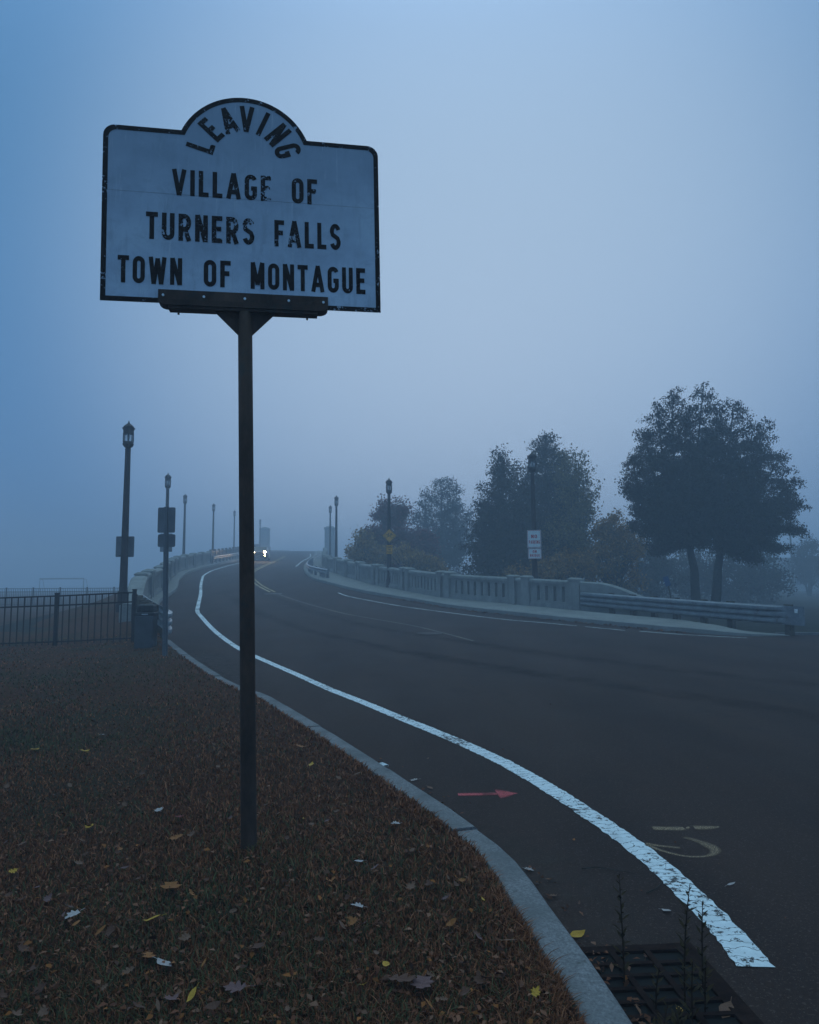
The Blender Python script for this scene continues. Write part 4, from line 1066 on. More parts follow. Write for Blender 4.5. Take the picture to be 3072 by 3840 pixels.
# ------------------------------------------------------------------ trees
def leaf_quads(C, size, rr, droop=.0, flat=.6):
    """rhombic leaves at centres C; returns V, F"""
    n = len(C); s_ = size * rr.uniform(.6, 1.3, n)[:, None]
    d = rr.normal(0, 1, (n, 3)); d[:, 2] -= droop; d /= np.linalg.norm(d, axis=1)[:, None]
    e = np.cross(d, rr.normal(0, 1, (n, 3))); e /= np.linalg.norm(e, axis=1)[:, None] + 1e-9
    V = np.stack([C - d * s_ * .5, C + e * s_ * flat * .5, C + d * s_ * .5, C - e * s_ * flat * .5], 1).reshape(-1, 3)
    return V, np.arange(4 * n).reshape(n, 4)
def leaf_tint(n, cols, rr, jit=.35):
    c = np.array(cols)[rr.integers(0, len(cols), n)]; return np.clip(c * (1 + rr.uniform(-jit, jit, (n, 1))), 0, 1)
class Tree:
    def __init__(s, name, label, loc, seed, group=None):
        s.root = thing(name, label, 'tree', loc, 0, group); s.r = np.random.default_rng(seed); s.w = MB(); s.C = []; s.T = []; s.loc = np.array(loc, float)
    def limb(s, pts, r0_, r1_, n=7):
        pts = [np.array(p, float) for p in pts]; k = len(pts); s.w.tube(pts, list(np.linspace(r0_, r1_, k)), n)
    def bez(s, a, b, c, k=6):
        a, b, c = map(lambda q: np.array(q, float), (a, b, c)); return [(1 - t) ** 2 * a + 2 * t * (1 - t) * b + t * t * c for t in np.linspace(0, 1, k)]
    def spire(s, pts, r0_, r1_, R, nb, leaf_n, cols, spread=.16, rise=.35, start=.1, droop=.25, shape=1.0, rad=(.05, .012), bare=.25, rtop=.12):
        """leader along pts with side branches: a ragged cone of foliage"""
        r = s.r; pts = np.array(pts, float); d = np.r_[0, np.cumsum(np.linalg.norm(np.diff(pts, axis=0), axis=1))]; L = d[-1]
        s.limb(pts, r0_, r1_)
        f_at = lambda q: np.array([np.interp(q * L, d, pts[:, i]) for i in range(3)])
        az = r.uniform(0, 6.28)
        for i in range(nb):
            q = start + (1 - start) * ((i + r.uniform(0, .8)) / nb); az += 2.4 + r.normal(0, .4)
            ln = R * ((1 - q) ** shape * (1 - rtop) + rtop) * r.uniform(.6, 1.25)
            a = f_at(min(q, 1)); dirv = np.array([math.cos(az), math.sin(az), rise + r.normal(0, .18)])
            b = a + dirv * ln * .55; c = b + np.array([math.cos(az + r.normal(0, .3)), math.sin(az + r.normal(0, .3)), rise * .6 - droop + r.normal(0, .15)]) * ln * .5
            bz = s.bez(a, b, c, 4)
            if ln > .5: s.w.tube(bz, list(np.linspace(max(.008, r1_ + (r0_ - r1_) * (1 - q) * .45) * .6, .006, 4)), 4)
            m = int(leaf_n * ln / R * (1.2 if ln > .4 * R else 1)) + 6
            # leaves gather in small sprays along the branch
            ns = max(2, int(m / 14)); tt = bare + (1 - bare) * r.uniform(0, 1, ns) ** .8
            cen = np.array([(1 - t) ** 2 * np.array(a) + 2 * t * (1 - t) * b + t * t * c for t in tt]) + r.normal(0, spread * .9, (ns, 3))
            P = np.repeat(cen, 14, 0) + r.normal(0, spread, (ns * 14, 3)) * np.array([1, 1, .75])
            s.C.append(P); s.T.append(leaf_tint(len(P), cols, r))
    def blob(s, cen, rad, ncl, per, cols, cr=.38, hollow=.45, limbs_from=None, droop=0):
        r = s.r; cen = np.array(cen, float); rad = np.array(rad, float)
        d = r.normal(0, 1, (ncl, 3)); d /= np.linalg.norm(d, axis=1)[:, None]; rr_ = r.uniform(hollow, 1.0, ncl) ** .6
        bump_ = 1 + .22 * np.sin(d[:, 0] * 5 + cen[0]) * np.sin(d[:, 2] * 4 + cen[2] * 2) + .1 * r.normal(0, 1, ncl)
        cl = cen + d * rad * (rr_ * bump_)[:, None]
        sz = cr * r.uniform(.55, 1.25, ncl)
        for c_, z_ in zip(cl, sz):
            m = int(per * r.uniform(.6, 1.3)); P = c_ + r.normal(0, z_ * .5, (m, 3)) * np.array([1, 1, .8])
            if droop: P[:, 2] -= np.abs(r.normal(0, droop, m))
            s.C.append(P); s.T.append(leaf_tint(m, cols, r))
        if limbs_from is not None:
            for c_ in cl[::max(1, ncl // 16)]:
                a = np.array(limbs_from, float); s.limb(s.bez(a, (a + c_) / 2 + np.array([0, 0, .4]), c_, 5), .05, .012, 5)
    def done(s, size, droop=.3, flat=.6):
        s.w.build('trunk', 'bark', s.root, smooth=True)
        C_ = np.concatenate(s.C); T_ = np.concatenate(s.T); V, F = leaf_quads(C_, size, s.r, droop, flat)
        npmesh('crown', V, F, 'foliage', T_, s.root)
        return s.root

DARK = [(0.022, 0.017, 0.009), (0.029, 0.021, 0.011), (0.036, 0.025, 0.012), (0.043, 0.026, 0.012)]
# the big twin-trunk cedar at the right
t = Tree('cedar_tree', 'large dark twin-trunked cedar with spiky tops behind the guard rail', (13.8, 33, -.5), 21)
def W(px, py, dy=0):     # photo position (display px of 1725) at the tree's distance -> local
    q = at(px * 1.7809, py * 1.7809, 33 + dy); return np.array([q[0] - 13.8, dy, q[2] + .5])
tA, tB = W(1467, 1290), W(1500, 1290, .4); tA[2] = 0; tB[2] = 0
fA, fB = W(1452, 1150), W(1520, 1150, .4); kA = W(1462, 1200); kB = W(1512, 1195, .4)
t.limb([tA, (tA + kA) / 2, kA, fA], .25, .15, 12); t.limb([tB, (tB + kB) / 2 + np.array([.05, 0, 0]), kB, fB], .25, .15, 12)
leaders = [(fA, (1440, 1000, .6), (1446, 858, .5), 1.45, 38), (fA, (1400, 1010, -.5), (1385, 862, -.4), 1.35, 34), (fA, (1490, 1060, -.8), (1505, 905, -.6), 1.5, 34), (fB, (1500, 1050, 1.0), (1515, 865, .8), 1.5, 36), (fA, (1370, 1120, -.2), (1335, 1105, -.4), 1.1, 22), (fA, (1420, 1150, .4), (1375, 1165, .6), 1.0, 20), (fB, (1590, 1150, .2), (1650, 1160, 0), 1.1, 22),
           (fB, (1560, 1165, -.5), (1595, 1185, -.8), .9, 18), (fA, (1470, 1130, -1.0), (1490, 1110, -1.4), 1.2, 22), (fB, (1620, 1090, .9), (1668, 1010, .8), 1.4, 30), (fA, (1350, 1050, -.6), (1330, 960, -.6), 1.2, 26), (fB, (1580, 1000, .8), (1615, 900, .9), 1.4, 30),
           (fA, (1420, 990, -.3), (1415, 824, -.3), 1.55, 40), (fA, (1465, 980, .5), (1482, 813, .4), 1.5, 42), (fB, (1530, 1000, 0), (1545, 850, .2), 1.45, 38), (fB, (1560, 1010, -.6), (1592, 885, -.5), 1.5, 34),
           (fB, (1600, 1040, .4), (1645, 955, .4), 1.6, 32), (fB, (1610, 1090, -.2), (1683, 1060, -.6), 1.55, 30), (fA, (1385, 1040, .2), (1355, 905, .4), 1.45, 34), (fA, (1380, 1080, -.4), (1312, 1015, -.3), 1.35, 28), (fA, (1390, 1110, .8), (1345, 1070, .9), 1.2, 22),
           (fB, (1600, 1120, .6), (1690, 1120, .3), 1.25, 26), (fA, (1440, 1080, 1.6), (1440, 930, 1.8), 1.7, 32), (fB, (1540, 1080, 1.8), (1540, 940, 2.0), 1.7, 32), (fA, (1450, 1060, -1.6), (1455, 960, -1.8), 1.5, 26), (fB, (1530, 1080, -1.6), (1570, 1000, -1.9), 1.5, 26),
           (fA, (1430, 1140, -.8), (1400, 1120, -1.4), 1.2, 20), (fB, (1560, 1150, -.8), (1600, 1140, -1.2), 1.2, 20), (fB, (1500, 1120, .3), (1480, 1040, 0), 1.5, 26)]
for f0, m, e, R, nb in leaders:
    mid = W(*m); end = W(*e)
    t.spire([f0, f0 * .45 + mid * .55, mid, mid * .4 + end * .6, end], .12, .015, R * 1.08, int(nb * 1.15), 300, DARK, spread=.105, rise=.30, start=.18, droop=.28, shape=.6, rtop=.18)
t.done(.13, .8, .40)
def pxtree(px, Y, zb): q = at(px * 1.7809, 2100, Y); return (q[0], Y, zb)
def zpx(py, Y): return at(1536, py * 1.7809, Y)[2]
# dark conifers behind the NO PARKING lamp
CON = [(0.030, 0.025, 0.013), (0.040, 0.032, 0.015), (0.053, 0.038, 0.018), (0.068, 0.042, 0.019)]
def conifer(label, px, top, Y, R, nb, ln, cols, seed, zb=-1.0, size=.16, group='conifers beyond the right parapet', shape=.8, start=.02, extra=()):
    t = Tree('conifer_tree', label, pxtree(px, Y, zb), seed, group); H = zpx(top, Y) - zb
    t.spire([(0, 0, 0), (.1, 0, H * .5), (-.05, 0, H * .8), (0, 0, H)], .16, .02, R, nb, ln, cols, .16, .22, start, .15, shape, bare=.1, rtop=.10)
    for dx, dy, h in extra: t.spire([(dx * .3, dy * .3, .5), (dx, dy, h * H * .6), (dx * 1.1, dy, h * H)], .10, .02, R * .8, int(nb * .7), ln, cols, .16, .22, .05, .15, shape, bare=.1, rtop=.12)
    t.done(size, .6, .5); return t
conifer('dense dark conifer with pointed top left of the NO PARKING lamp', 1062, 957, 40.5, 2.15, 150, 260, CON, 31, shape=.55, extra=((-.9, .3, .72), (1.0, -.3, .68), (.2, -1.0, .62)))
conifer('tallest dark conifer rising right behind the NO PARKING lamp', 1155, 921, 42.5, 2.5, 160, 280, CON, 33, shape=.52, extra=((-1.1, .2, .78), (.9, -.5, .75), (.1, -1.2, .6)))
def broad(name, label, px, Y, zb, blobs, cols, seed, size=.16, cr=.42, per=46, droop=0, group=None, trunk=.16):
    t = Tree(name, label, pxtree(px, Y, zb), seed, group)
    cs = []
    for bpx, bpy_, rx, rz_, ncl in blobs:
        q = at(bpx * 1.7809, bpy_ * 1.7809, Y); c_ = np.array([q[0] - t.loc[0], t.r.uniform(-.6, .6), q[2] - zb]); cs.append((c_, rx, rz_, ncl))
    for c_, rx, rz_, ncl in cs:
        fork = np.array([c_[0] * .25, 0, max(.4, c_[2] * .45)])
        t.limb(t.bez((0, 0, 0), fork * .6 + np.array([0, 0, .2]), fork, 4) + t.bez(fork, (fork + c_) / 2 + np.array([0, 0, .3]), c_, 5)[1:], trunk, .03, 7)
        t.blob(c_, (rx, rx * .9, rz_), ncl, per, cols, cr, .25, fork, droop)
    t.done(size, .5, .55); return t
OLIVE = [(0.162, 0.112, 0.037), (0.221, 0.146, 0.044), (0.272, 0.170, 0.048), (0.145, 0.099, 0.037)]
YEL = [(0.330, 0.158, 0.039), (0.270, 0.138, 0.039), (0.195, 0.112, 0.038), (0.420, 0.195, 0.042)]
RED = [(0.195, 0.055, 0.052), (0.143, 0.047, 0.047), (0.234, 0.072, 0.055), (0.111, 0.047, 0.042)]
YG = [(0.288, 0.156, 0.060), (0.360, 0.192, 0.060), (0.216, 0.132, 0.060), (0.432, 0.228, 0.060)]
broad('willow_tree', 'tall olive green drooping tree at the right of the dark conifers', 1205, 41.0, -1.0, [(1205, 985, 1.15, 1.25, 90), (1215, 1050, 1.45, 1.5, 110), (1190, 1120, 1.5, 1.5, 100), (1225, 1160, 1.4, 1.3, 80), (1150, 1160, 1.4, 1.3, 80)], OLIVE, 41, droop=.35)
broad('shrub', 'orange brown rounded bush between the olive tree and big cedar', 1290, 39.5, -1.0, [(1290, 1120, 1.1, 1.0, 70), (1320, 1150, 1.0, 1.1, 60), (1270, 1180, 1.1, .9, 60), (1310, 1215, 1.3, .9, 60)], YEL, 43, group='autumn shrubs beyond the parapet')
broad('shrub', 'yellowing low bush behind balusters under the ON BRIDGE plate', 1190, 37.5, -1.0, [(1165, 1200, .9, .55, 40), (1205, 1190, .8, .7, 40), (1235, 1200, .7, .6, 36), (1100, 1215, 1.0, .45, 34)], YEL, 45, group='autumn shrubs beyond the parapet')
broad('maple_tree', 'purplish red maple behind the bicycle sign lamp', 820, 52, -.5, [(815, 1085, .75, 1.1, 60), (845, 1080, .6, 1.0, 40), (800, 1130, 1.1, .9, 70), (845, 1140, 1.5, 1.1, 90), (890, 1150, 1.4, 1.2, 80), (840, 1185, 1.8, .8, 70)], RED, 47, size=.2, cr=.5)
broad('shrub', 'pale yellow bush at left foot of the red maple behind the parapet', 765, 50.5, .2, [(768, 1140, .65, .75, 40), (755, 1165, .8, .6, 40), (800, 1165, 1.0, .6, 46), (790, 1185, 1.2, .5, 40)], YG, 49, size=.2, cr=.42, group='autumn shrubs beyond the parapet')
broad('shrub', 'dull yellow bush just right of the SHARE THE ROAD plate', 860, 47, .2, [(850, 1165, .9, .6, 40), (880, 1180, 1.0, .6, 44), (915, 1195, 1.0, .5, 40)], YG, 51, size=.18, cr=.42, group='autumn shrubs beyond the parapet')
# hazy pine
PINE = [(.030, .040, .032), (.040, .050, .036), (.05, .055, .04)]
t = Tree('pine_tree', 'hazy blue green pine with wispy tops between the maple and the conifers', pxtree(930, 62, -1.0), 53); H = zpx(1010, 62) + 1.0
t.spire([(0, 0, 0), (.1, 0, H * .6), (0, 0, H)], .2, .03, 3.0, 90, 150, PINE, .2, .30, .12, .1, .55, bare=.35, rtop=.12)
for dx, h in ((-1.3, .93), (1.3, .97), (2.2, .78), (-2.0, .75), (.6, 1.0)): t.spire([(dx * .2, 0, H * .3), (dx, .3, h * H * .75), (dx * 1.1, .3, h * H)], .1, .02, 1.5, 40, 110, PINE, .18, .35, .1, .1, .7, bare=.2, rtop=.15)
t.done(.24, .1, .35)
# dark foggy trees under and behind the cedar
for i, (lab, px, Y, bl, cols) in enumerate([
    ('dark bushy tree in the fog left of the cedar trunks', 1375, 50, [(1365, 1170, 1.6, 1.6, 60), (1390, 1220, 2.0, 1.6, 60), (1350, 1235, 1.6, 1.2, 40)], CON),
    ('broad dark bushy tree in the fog right of the cedar trunks', 1560, 54, [(1560, 1190, 2.4, 2.0, 90), (1610, 1205, 1.8, 1.8, 60), (1500, 1225, 2.2, 1.5, 60), (1580, 1245, 2.6, 1.3, 60)], CON),
    ('dark shadowy tree seen between the two cedar trunks', 1450, 56, [(1450, 1190, 2.2, 1.8, 70), (1470, 1235, 2.4, 1.4, 60)], CON),
    ('pale fog-blurred tree at the right picture edge past the cedar', 1700, 78, [(1705, 1165, 1.8, 1.6, 60), (1725, 1200, 2.0, 1.8, 60), (1680, 1200, 1.4, 1.4, 40)], DARK)]):
    broad('bushy_tree', lab, px, Y, -.6, bl, cols, 61 + i, size=.24, cr=.6, per=42, group='dark trees behind the cedar')

# ------------------------------------------------------------------ grass, litter, leaves
def in_view(x, y): return True
def lawn_zv(x, y): return np.array([lawn_z(a, b) for a, b in zip(x, y)])
NB = 210000
u = nr.uniform(0, 1, NB); Yb = 1 / (1 / 1.75 - u * (1 / 1.75 - 1 / 19.0))         # density falls with the square of distance
half = .60 * Yb + .25
Xb = nr.uniform(-1, 0.55, NB) * half
ki = np.array([kerb_in(y) for y in Yb]); ok = Xb < ki + .015
Xb, Yb, ki = Xb[ok], Yb[ok], ki[ok]
# extra fringe hanging over the kerb
nf = 6500; yf = 1 / (1 / 2.2 - nr.uniform(0, 1, nf) * (1 / 2.2 - 1 / 14.0)); cl_ = .5 + .5 * np.sin(yf * 9) * np.sin(yf * 23 + 1); kf = np.array([kerb_in(y) for y in yf]); xf = kf + .02 - np.abs(nr.normal(0, .05, nf))
kp = nr.uniform(0, 1, nf) < cl_ + .15; xf, yf = xf[kp], yf[kp]
pa_ = nr.uniform(0, 6.283, 420); pr_ = .045 + np.abs(nr.normal(0, .05, 420)); xp, yp = -.867 + pr_ * np.cos(pa_), 3.95 + pr_ * np.sin(pa_)
X = np.r_[Xb, xf, xp]; Yv = np.r_[Yb, yf, yp]; fr = np.r_[np.zeros(len(Xb)), np.ones(len(xf)), np.zeros(420)]; tuft = np.r_[np.zeros(len(Xb) + len(xf)), np.ones(420)]
Z = lawn_zv(X, Yv); n = len(X)
g = .5 + .5 * np.sin(X * .9 + 1.3 + .8 * np.sin(Yv * .7)) * np.sin(Yv * .55 + X * .4)
g = np.clip((g - .45) * 2.2 + np.clip((-X - .28 * Yv - .1) * .5, -.6, .8), 0, 1)
gau = lambda a, b, ra, rb: np.exp(-((X - a) / ra) ** 2 - ((Yv - b) / rb) ** 2)
pt = gau(-3.7, 6.9, 1.7, .55) + gau(-6.2, 11.5, 3.2, 1.3) + .5 * gau(-.25, 2.1, .4, .16) + .4 * gau(-1.9, 4.7, .5, .35) + .3 * gau(-.9, 3.3, .4, .25)
g = np.clip(.26 * g + pt * (.7 + .3 * np.sin(X * 9) * np.sin(Yv * 7)), 0, 1)
isg = nr.uniform(0, 1, n) < (.05 + .80 * g) * (fr < .5)
hgt = nr.uniform(.008, .025, n) * (1 + .5 * isg) * (1 + .45 * fr + .8 * tuft) * (1 + .02 * Yv); wd = .0009 + .00062 * Yv
az = nr.uniform(0, 6.283, n); lean_ = np.abs(nr.normal(.9, .6, n)) * hgt
lx, ly = np.cos(az) * lean_, np.sin(az) * lean_; lx += fr * .010
sxv, syv = -np.sin(az) * wd, np.cos(az) * wd
B0 = np.stack([X - sxv, Yv - syv, Z - .006], 1); B1 = np.stack([X + sxv, Yv + syv, Z - .006], 1)
M0 = np.stack([X - sxv * .8 + lx * .4, Yv - syv * .8 + ly * .4, Z + hgt * .6], 1); M1 = np.stack([X + sxv * .8 + lx * .4, Yv + syv * .8 + ly * .4, Z + hgt * .6], 1)
T0 = np.stack([X - sxv * .15 + lx, Yv - syv * .15 + ly, Z + hgt * .95], 1); T1 = np.stack([X + sxv * .15 + lx, Yv + syv * .15 + ly, Z + hgt * .95], 1)
V = np.stack([B0, B1, M1, M0, T1, T0], 1).reshape(-1, 3); b6 = np.arange(n)[:, None] * 6
F = np.concatenate([b6 + np.array([[0, 1, 2, 3]]), b6 + np.array([[3, 2, 4, 5]])])
brown = np.array([(.22, .078, .038), (.28, .098, .046), (.36, .14, .07), (.14, .052, .026)])[nr.integers(0, 4, n)]
green = np.array([(.072, .066, .030), (.085, .080, .036), (.12, .10, .045)])[nr.integers(0, 3, n)]
tn = np.where(isg[:, None], green, brown) * nr.uniform(.7, 1.2, (n, 1))
o = npmesh('grass', V, F, 'blades', np.concatenate([tn, tn])); o['kind'] = 'stuff'; o['label'] = 'short browning grass covering the near lawn'; o['category'] = 'grass'

# leaf shapes (unit length along +y, lying flat, curled)
def leaf_mesh(name, kind, seed):
    r = random.Random(seed); mb = MB()
    if kind == 'oval': half_ = [(0, 0), (.16, .15), (.27, .35), (.28, .55), (.18, .78), (0, 1)]
    elif kind == 'oak': half_ = [(0, 0), (.07, .12), (.20, .18), (.22, .26), (.10, .32), (.30, .45), (.31, .54), (.13, .56), (.24, .74), (.20, .80), (.09, .80), (0, 1)]
    elif kind == 'maple': half_ = [(0, 0), (.04, .12), (.30, .05), (.24, .20), (.50, .34), (.30, .42), (.42, .62), (.18, .56), (.14, .72), (.16, .80), (0, 1)]
    else: half_ = [(0, 0), (.10, .2), (.14, .45), (.10, .75), (0, 1)]
    cu, cv = r.uniform(.15, .5), r.uniform(.2, .7)
    bend = lambda x, y: (x * (1 - .3 * cu), y - .5, .04 + cu * x * x * 1.6 + cv * (y - .45) ** 2 * .7 + .03 * math.sin(7 * y + seed))
    L_ = [bend(-x, y) for x, y in half_]; R_ = [bend(x, y) for x, y in half_]; Mi = [bend(0, y) for x, y in half_]
    m = len(half_); vs = L_ + Mi + R_; fs = []
    for i in range(m - 1):
        fs += [(i, m + i, m + i + 1, i + 1), (m + i, 2 * m + i, 2 * m + i + 1, m + i + 1)]
    mb.add(vs, fs); st = [(0, -.5, .05), (.03, -.68, .06), (.05, -.8, .03)]; mb.tube(st, .012, 4)
    return mb
LEAFCOL = {'yellow': (.50, .25, .03), 'orange': (.30, .10, .025), 'brown': (.11, .043, .024), 'tan': (.17, .078, .045), 'pale': (.42, .33, .30), 'red': (.18, .03, .022), 'pink': (.17, .080, .070)}
for k, c in LEAFCOL.items(): simple('leaf ' + k, c, .7, .25, 0, .3, 25)
leaf_cache = {}
def leaf(kind, colour, px, py, size, label, group, rz=None, road=False, tilt=.25):
    key = (kind, colour)
    if key not in leaf_cache: leaf_cache[key] = leaf_mesh('fallen_leaf', kind, len(leaf_cache) + 3).build('fallen_leaf', 'leaf ' + colour); o = leaf_cache[key]
    else: o = leaf_cache[key].copy(); COL.objects.link(o)
    d = (px - 1536) / 2667 * rgt - (py - 1920) / 2667 * upv + fwd; tt = HC / max(1e-3, -d[2])
    for _ in range(25):
        x, y = d[0] * tt, d[1] * tt; z = float(zs(x, y)) + .006 if road else lawn_z(x, y) + .038
        tt = (HC - z) / -d[2]
    o.location = (x, y, z); o.scale = (size,) * 3
    o.rotation_euler = (rnd.uniform(-tilt, tilt), rnd.uniform(-tilt, tilt), rnd.uniform(0, 6.28) if rz is None else rz)
    return tag(o, label, 'leaf', group)
LG = 'fallen leaves'
special = [
 ('oval', 'pale', 615, 3618, .085, 'white folded leaf on dark grass, lowest pale one left of the pole', 0), ('maple', 'pale', 267, 3436, .075, 'white lobed leaf on dark grass near the lower left corner', 0),
 ('oval', 'pale', 381, 2757, .10, 'white leaf on the lawn below the perforated post', 0), ('maple', 'pale', 595, 3038, .07, 'small white leaf on grass just left of the pole foot', 0),
 ('maple', 'yellow', 314, 2819, .11, 'bright yellow leaf upright on the lawn left of the pole', 0), ('oval', 'yellow', 130, 2813, .10, 'yellow leaf near left picture edge on the lawn', 0),
 ('maple', 'yellow', 338, 3101, .065, 'small pale yellow leaf midway on the left lawn', 0), ('oval', 'yellow', 571, 3450, .075, 'rounded yellow leaf half sunk in grass left of the pole', 0),
 ('oak', 'orange', 661, 3142, .085, 'orange pointed leaf on grass beside the pole', 0), ('oak', 'orange', 560, 3590, .09, 'orange brown leaf touching the lowest white leaf', 0),
 ('maple', 'orange', 640, 3335, .11, 'large dull brown star leaf below and left of pole foot', 0), ('oak', 'pink', 884, 3708, .10, 'long pale curved leaf near the bottom right of lawn', 0),
 ('maple', 'pale', 1482, 3089, .06, 'small white leaf on brown grass right of the pole near the kerb', 0), ('oval', 'pale', 1346, 3231, .05, 'white crumpled leaf right of the pole foot', 0),
 ('maple', 'pale', 1338, 3398, .06, 'white lobed leaf on dark grass below the pole foot at right', 0), ('strip', 'tan', 1340, 2903, .08, 'straw coloured upright leaf on lawn near the kerb', 0),
 ('oval', 'yellow', 1168, 2869, .08, 'yellow leaf on the brown lawn right of the pole', 0), ('maple', 'orange', 1130, 2802, .10, 'orange leaf on the brown lawn right of the pole, upper one', 0),
 ('maple', 'red', 674, 3065, .08, 'dark red leaf in grass left of the pole', 0), ('oval', 'yellow', 1449, 3620, .05, 'small yellow leaf among green blades at the bottom', 0),
 ('oak', 'brown', 1515, 3680, .13, 'big brown oak leaf at bottom centre lawn', 0), ('maple', 'pink', 1580, 3700, .10, 'greyish lobed leaf beside the big brown oak leaf', 0),
 ('maple', 'brown', 960, 3560, .08, 'brown lobed leaf low on the lawn below the pole', 0), ('strip', 'tan', 1905, 3530, .08, 'pale yellow narrow leaf near the kerb at lower right lawn', 0),
 ('oval', 'yellow', 2166, 3508, .085, 'bright yellow leaf in the gutter against the granite kerb', 1), ('maple', 'pale', 1986, 3262, .055, 'pale star leaf in the gutter beside the kerb bend', 1),
 ('oak', 'tan', 2075, 3360, .05, 'tan curled leaf in gutter debris beside the kerb', 1), ('oak', 'brown', 2655, 3705, .07, 'brown lobed leaf lying on the drain grate', 1),
 ('oval', 'tan', 2725, 3795, .10, 'tan dry leaf at the lower corner of drain grate', 1), ('oval', 'yellow', 2548, 3790, .05, 'small yellow leaf in weeds on the grate', 1),
 ('strip', 'pale', 2742, 3317, .06, 'pale thin leaf on asphalt right of the white line', 1), ('strip', 'tan', 1682, 2694, .07, 'pale thin leaf on the road above the worn line', 1),
 ('strip', 'tan', 1605, 2845, .06, 'light leaf lying on asphalt left of pink arrow, upper one', 1), ('oak', 'pale', 1553, 2926, .07, 'whitish leaf in the gutter below the paper scrap', 1),
 ('oval', 'tan', 1613, 2956, .07, 'tan leaf in the gutter left of the pink arrow', 1), ('oval', 'orange', 2152, 3150, .03, 'tiny orange leaf on asphalt between kerb and white line', 1),
 ('strip', 'brown', 2172, 3390, .05, 'narrow reddish leaf on the gutter asphalt', 1), ('oval', 'pale', 2500, 3416, .05, 'crumpled grey leaf on asphalt left of the white line', 1), ('oak', 'brown', 2430, 3582, .06, 'reddish leaf above the drain grate', 1)]
for k, c, px, py, sz, lab, rd in special: leaf(k, c, px, py, sz, lab, LG, road=bool(rd))
many = {'brown': 'small brown curled leaf lying in the lawn among many alike', 'tan': 'dry tan leaf lying in the lawn among many alike', 'orange': 'small orange leaf lying in the lawn among many alike', 'pink': 'faded pinkish leaf lying in the lawn among many alike', 'yellow': 'tiny yellow leaf lying in the lawn among many alike'}
cnt = 0; r3 = random.Random(99)
while cnt < 150:
    py = r3.uniform(2480, 3830); px = r3.uniform(0, 2250); d = (px - 1536) / 2667 * rgt - (py - 1920) / 2667 * upv + fwd; tt = HC / -d[2]; x, y = d[0] * tt, d[1] * tt
    if y < 1.7 or x > kerb_in(y) - .05 or abs(px - 935) < 40: continue
    c = r3.choices(['brown', 'tan', 'orange', 'pink', 'yellow'], [5, 3, 1.6, 1.6, .8])[0]
    leaf(r3.choice(['oval', 'oak', 'maple', 'strip']), c, px, py, r3.uniform(.03, .06), many[c], LG, tilt=.6); cnt += 1
# the countless rest: crumbs of leaf over lawn and gutters
n = 6500; u = nr.uniform(0, 1, n); y = 1 / (1 / 1.8 - u * (1 / 1.8 - 1 / 24.)); x = nr.uniform(-1, .55, n) * (.6 * y + .2); ok = np.array([a < kerb_in(b) - .01 for a, b in zip(x, y)])
x, y = x[ok], y[ok]; near = nr.uniform(0, 1, len(x)) < np.clip(1 - (np.array([kerb_in(b) for b in y]) - x) * .14, .25, 1); x, y = x[near], y[near]; z = lawn_zv(x, y) + nr.uniform(.015, .045, len(x))
gy_ = 1 / (1 / 2.4 - nr.uniform(0, 1, 700) ** .7 * (1 / 2.4 - 1 / 16.)); gx_ = np.array([float(xleft(b)) for b in gy_]) + .02 + np.abs(nr.normal(0, .10, 700)); m_ = (np.sin(gy_ * 5.1) + np.sin(gy_ * 2.3 + 1) > .2) | (nr.uniform(0, 1, 700) < .15); gx_, gy_ = gx_[m_], gy_[m_]
kr = KR[(KR[:, 1] > 20.5) & (KR[:, 1] < 33)]; idx = nr.integers(0, len(kr), 900); hx = kr[idx, 0] - np.abs(nr.normal(0, .16, 900)) + nr.normal(0, .2, 900) * .3; hy = kr[idx, 1] - np.abs(nr.normal(0, .12, 900)) + nr.uniform(-.3, .3, 900)
# crumbs that lie on the road
rx = nr.uniform(-2, 9, 260); ry = nr.uniform(2.5, 16, 260); k_ = rx > np.array([float(xleft(b)) for b in ry]) + .1; rx, ry = rx[k_], ry[k_]
cx_ = np.r_[x, gx_, hx, rx]; cy_ = np.r_[y, gy_, hy, ry]; cz_ = np.r_[z, zs(gx_, gy_) + .012, zs(hx, hy) + .03 * nr.uniform(0, 1, 900) + .01, zs(rx, ry) + .008]
sz_ = np.r_[np.full(len(x), .026), np.full(len(gx_), .03), np.full(900, .07), np.full(len(rx), .014)]
C_ = np.stack([cx_, cy_, cz_], 1); n = len(C_); d = nr.normal(0, 1, (n, 3)); d[:, 2] *= .25; d /= np.linalg.norm(d, axis=1)[:, None]; e = np.cross(d, np.array([0, 0, 1.]) + nr.normal(0, .35, (n, 3))); e /= np.linalg.norm(e, axis=1)[:, None]
s_ = (sz_ * nr.uniform(.5, 1.5, n))[:, None]
mid_ = C_ + np.array([0, 0, 1.]) * s_ * .12
V = np.stack([C_ - d * s_ * .5, mid_ - d * s_ * .1 + e * s_ * .28, C_ + d * s_ * .5, mid_ + d * s_ * .1 - e * s_ * .28], 1).reshape(-1, 3)
cols = [(.15, .052, .028), (.19, .066, .033), (.12, .045, .025), (.20, .080, .045), (.22, .10, .06), (.26, .085, .025), (.09, .038, .024)]
o = npmesh('leaf_litter', V, np.arange(4 * n).reshape(n, 4), 'litter', leaf_tint(n, cols, nr)); o['kind'] = 'stuff'; o['label'] = 'brown leaf crumbs scattered over lawn and gutters'; o['category'] = 'leaf litter'
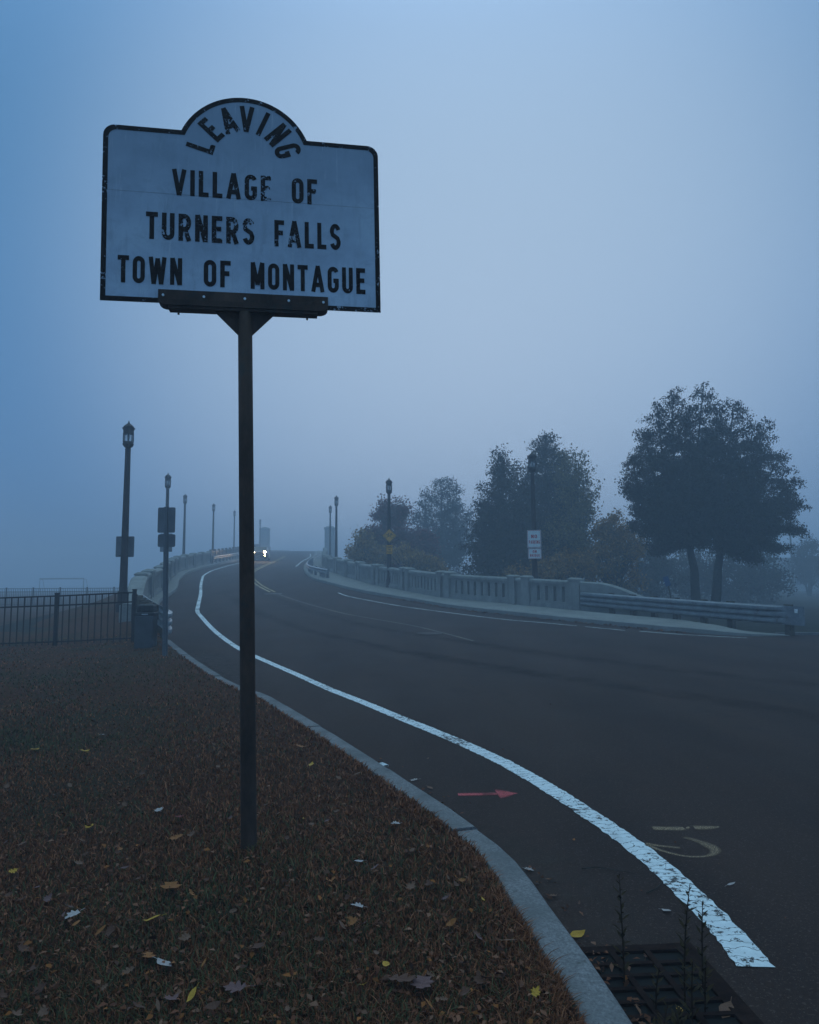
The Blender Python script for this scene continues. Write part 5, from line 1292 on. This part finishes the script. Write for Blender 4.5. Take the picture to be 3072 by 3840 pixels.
# paper scrap, twigs
p = np.array([-.30, 6.12]); mb = MB(); mb.grid([[(a * .05 - .09, b * .04 - .06, .03 + .012 * math.sin(a * 2.1 + b) + .008 * math.cos(b * 3)) for a in range(5)] for b in range(4)])
o = mb.build('paper_scrap', 'paper', loc=(p[0], p[1], -.115)); tag(o, 'white paper scrap lying against the road side of the granite kerb', 'litter')
for pts, lab in (([(.92, 4.03), (1.0, 4.04), (1.1, 4.01), (1.22, 3.93)], 'long thin curved twig on the gutter asphalt'), ([(1.17, 3.72), (1.24, 3.77), (1.30, 3.86)], 'short dark twig on the asphalt near the white line')):
    mb = MB(); mb.tube([(a - pts[0][0], b - pts[0][1], .008 + .004 * (i % 2)) for i, (a, b) in enumerate(pts)], [.0028, .0026, .002, .001][:len(pts)], 5); tag(mb.build('twig', 'bark', loc=(pts[0][0], pts[0][1], -.13)), lab, 'twig', 'twigs on the road')
# weeds growing from the drain
def weed(x, y, h, nl, label, seed, ll=.05):
    r = random.Random(seed); root = thing('weed', label, 'weed', (x, y, -.135), r.uniform(0, 6), 'weeds at the storm drain')
    lx_, ly_ = r.uniform(-.05, .05), r.uniform(-.05, .05); f = lambda t: (lx_ * t * t, ly_ * t * t, h * t)
    mb = MB(); mb.tube([f(t) for t in np.linspace(0, 1, 6)], [.004, .0037, .0033, .0028, .0022, .0012], 5); mb.build('stem', 'weed stem', root)
    mb = MB()
    for i in range(nl):
        t = .12 + .88 * (i + r.uniform(0, .6)) / nl; a = i * 2.4; c = np.array(f(min(1, t))); L_ = ll * r.uniform(.7, 1.3) * (1.15 - .6 * t); dz = r.uniform(.5, 1.3)
        d = np.array([math.cos(a), math.sin(a), dz]); d /= np.linalg.norm(d); e = np.array([-math.sin(a), math.cos(a), 0]) * L_ * .16
        mb.add([c, c + d * L_ * .5 + e, c + d * L_ + np.array([0, 0, -.1 * L_]), c + d * L_ * .5 - e], [(0, 1, 2, 3)])
    mb.build('foliage', 'weed leaf', root)
simple('weed stem', (.050, .028, .018), .9, .02); simple('weed leaf', (.055, .036, .018), .9, .02, 0, .4, 40)
weed(.82, 2.92, .40, 34, 'tall leafy weed stalk closest to the kerb at the drain', 1); weed(1.00, 2.78, .46, 40, 'tallest weed stalk rising from middle of the drain', 2); weed(1.10, 2.86, .33, 28, 'tall weed stalk at the far right of the drain grate', 3)
weed(.88, 2.74, .18, 18, 'short pale weed among the stalks at drain, next to the kerb', 4); weed(.98, 2.66, .24, 22, 'bushy short weed low in the drain centre', 5); weed(1.05, 2.72, .21, 20, 'short weed left of the far right stalk on the grate', 6)
for i in range(12): 
    weed(.80 + .028 * (i % 6) + rnd.uniform(-.02, .02), 2.44 + .07 * (i // 6) + rnd.uniform(-.03, .03) + .01 * i, rnd.uniform(.07, .14), 12, 'low leafy weed in the tangle at the bottom of the drain', 10 + i, .045)

haze_box()
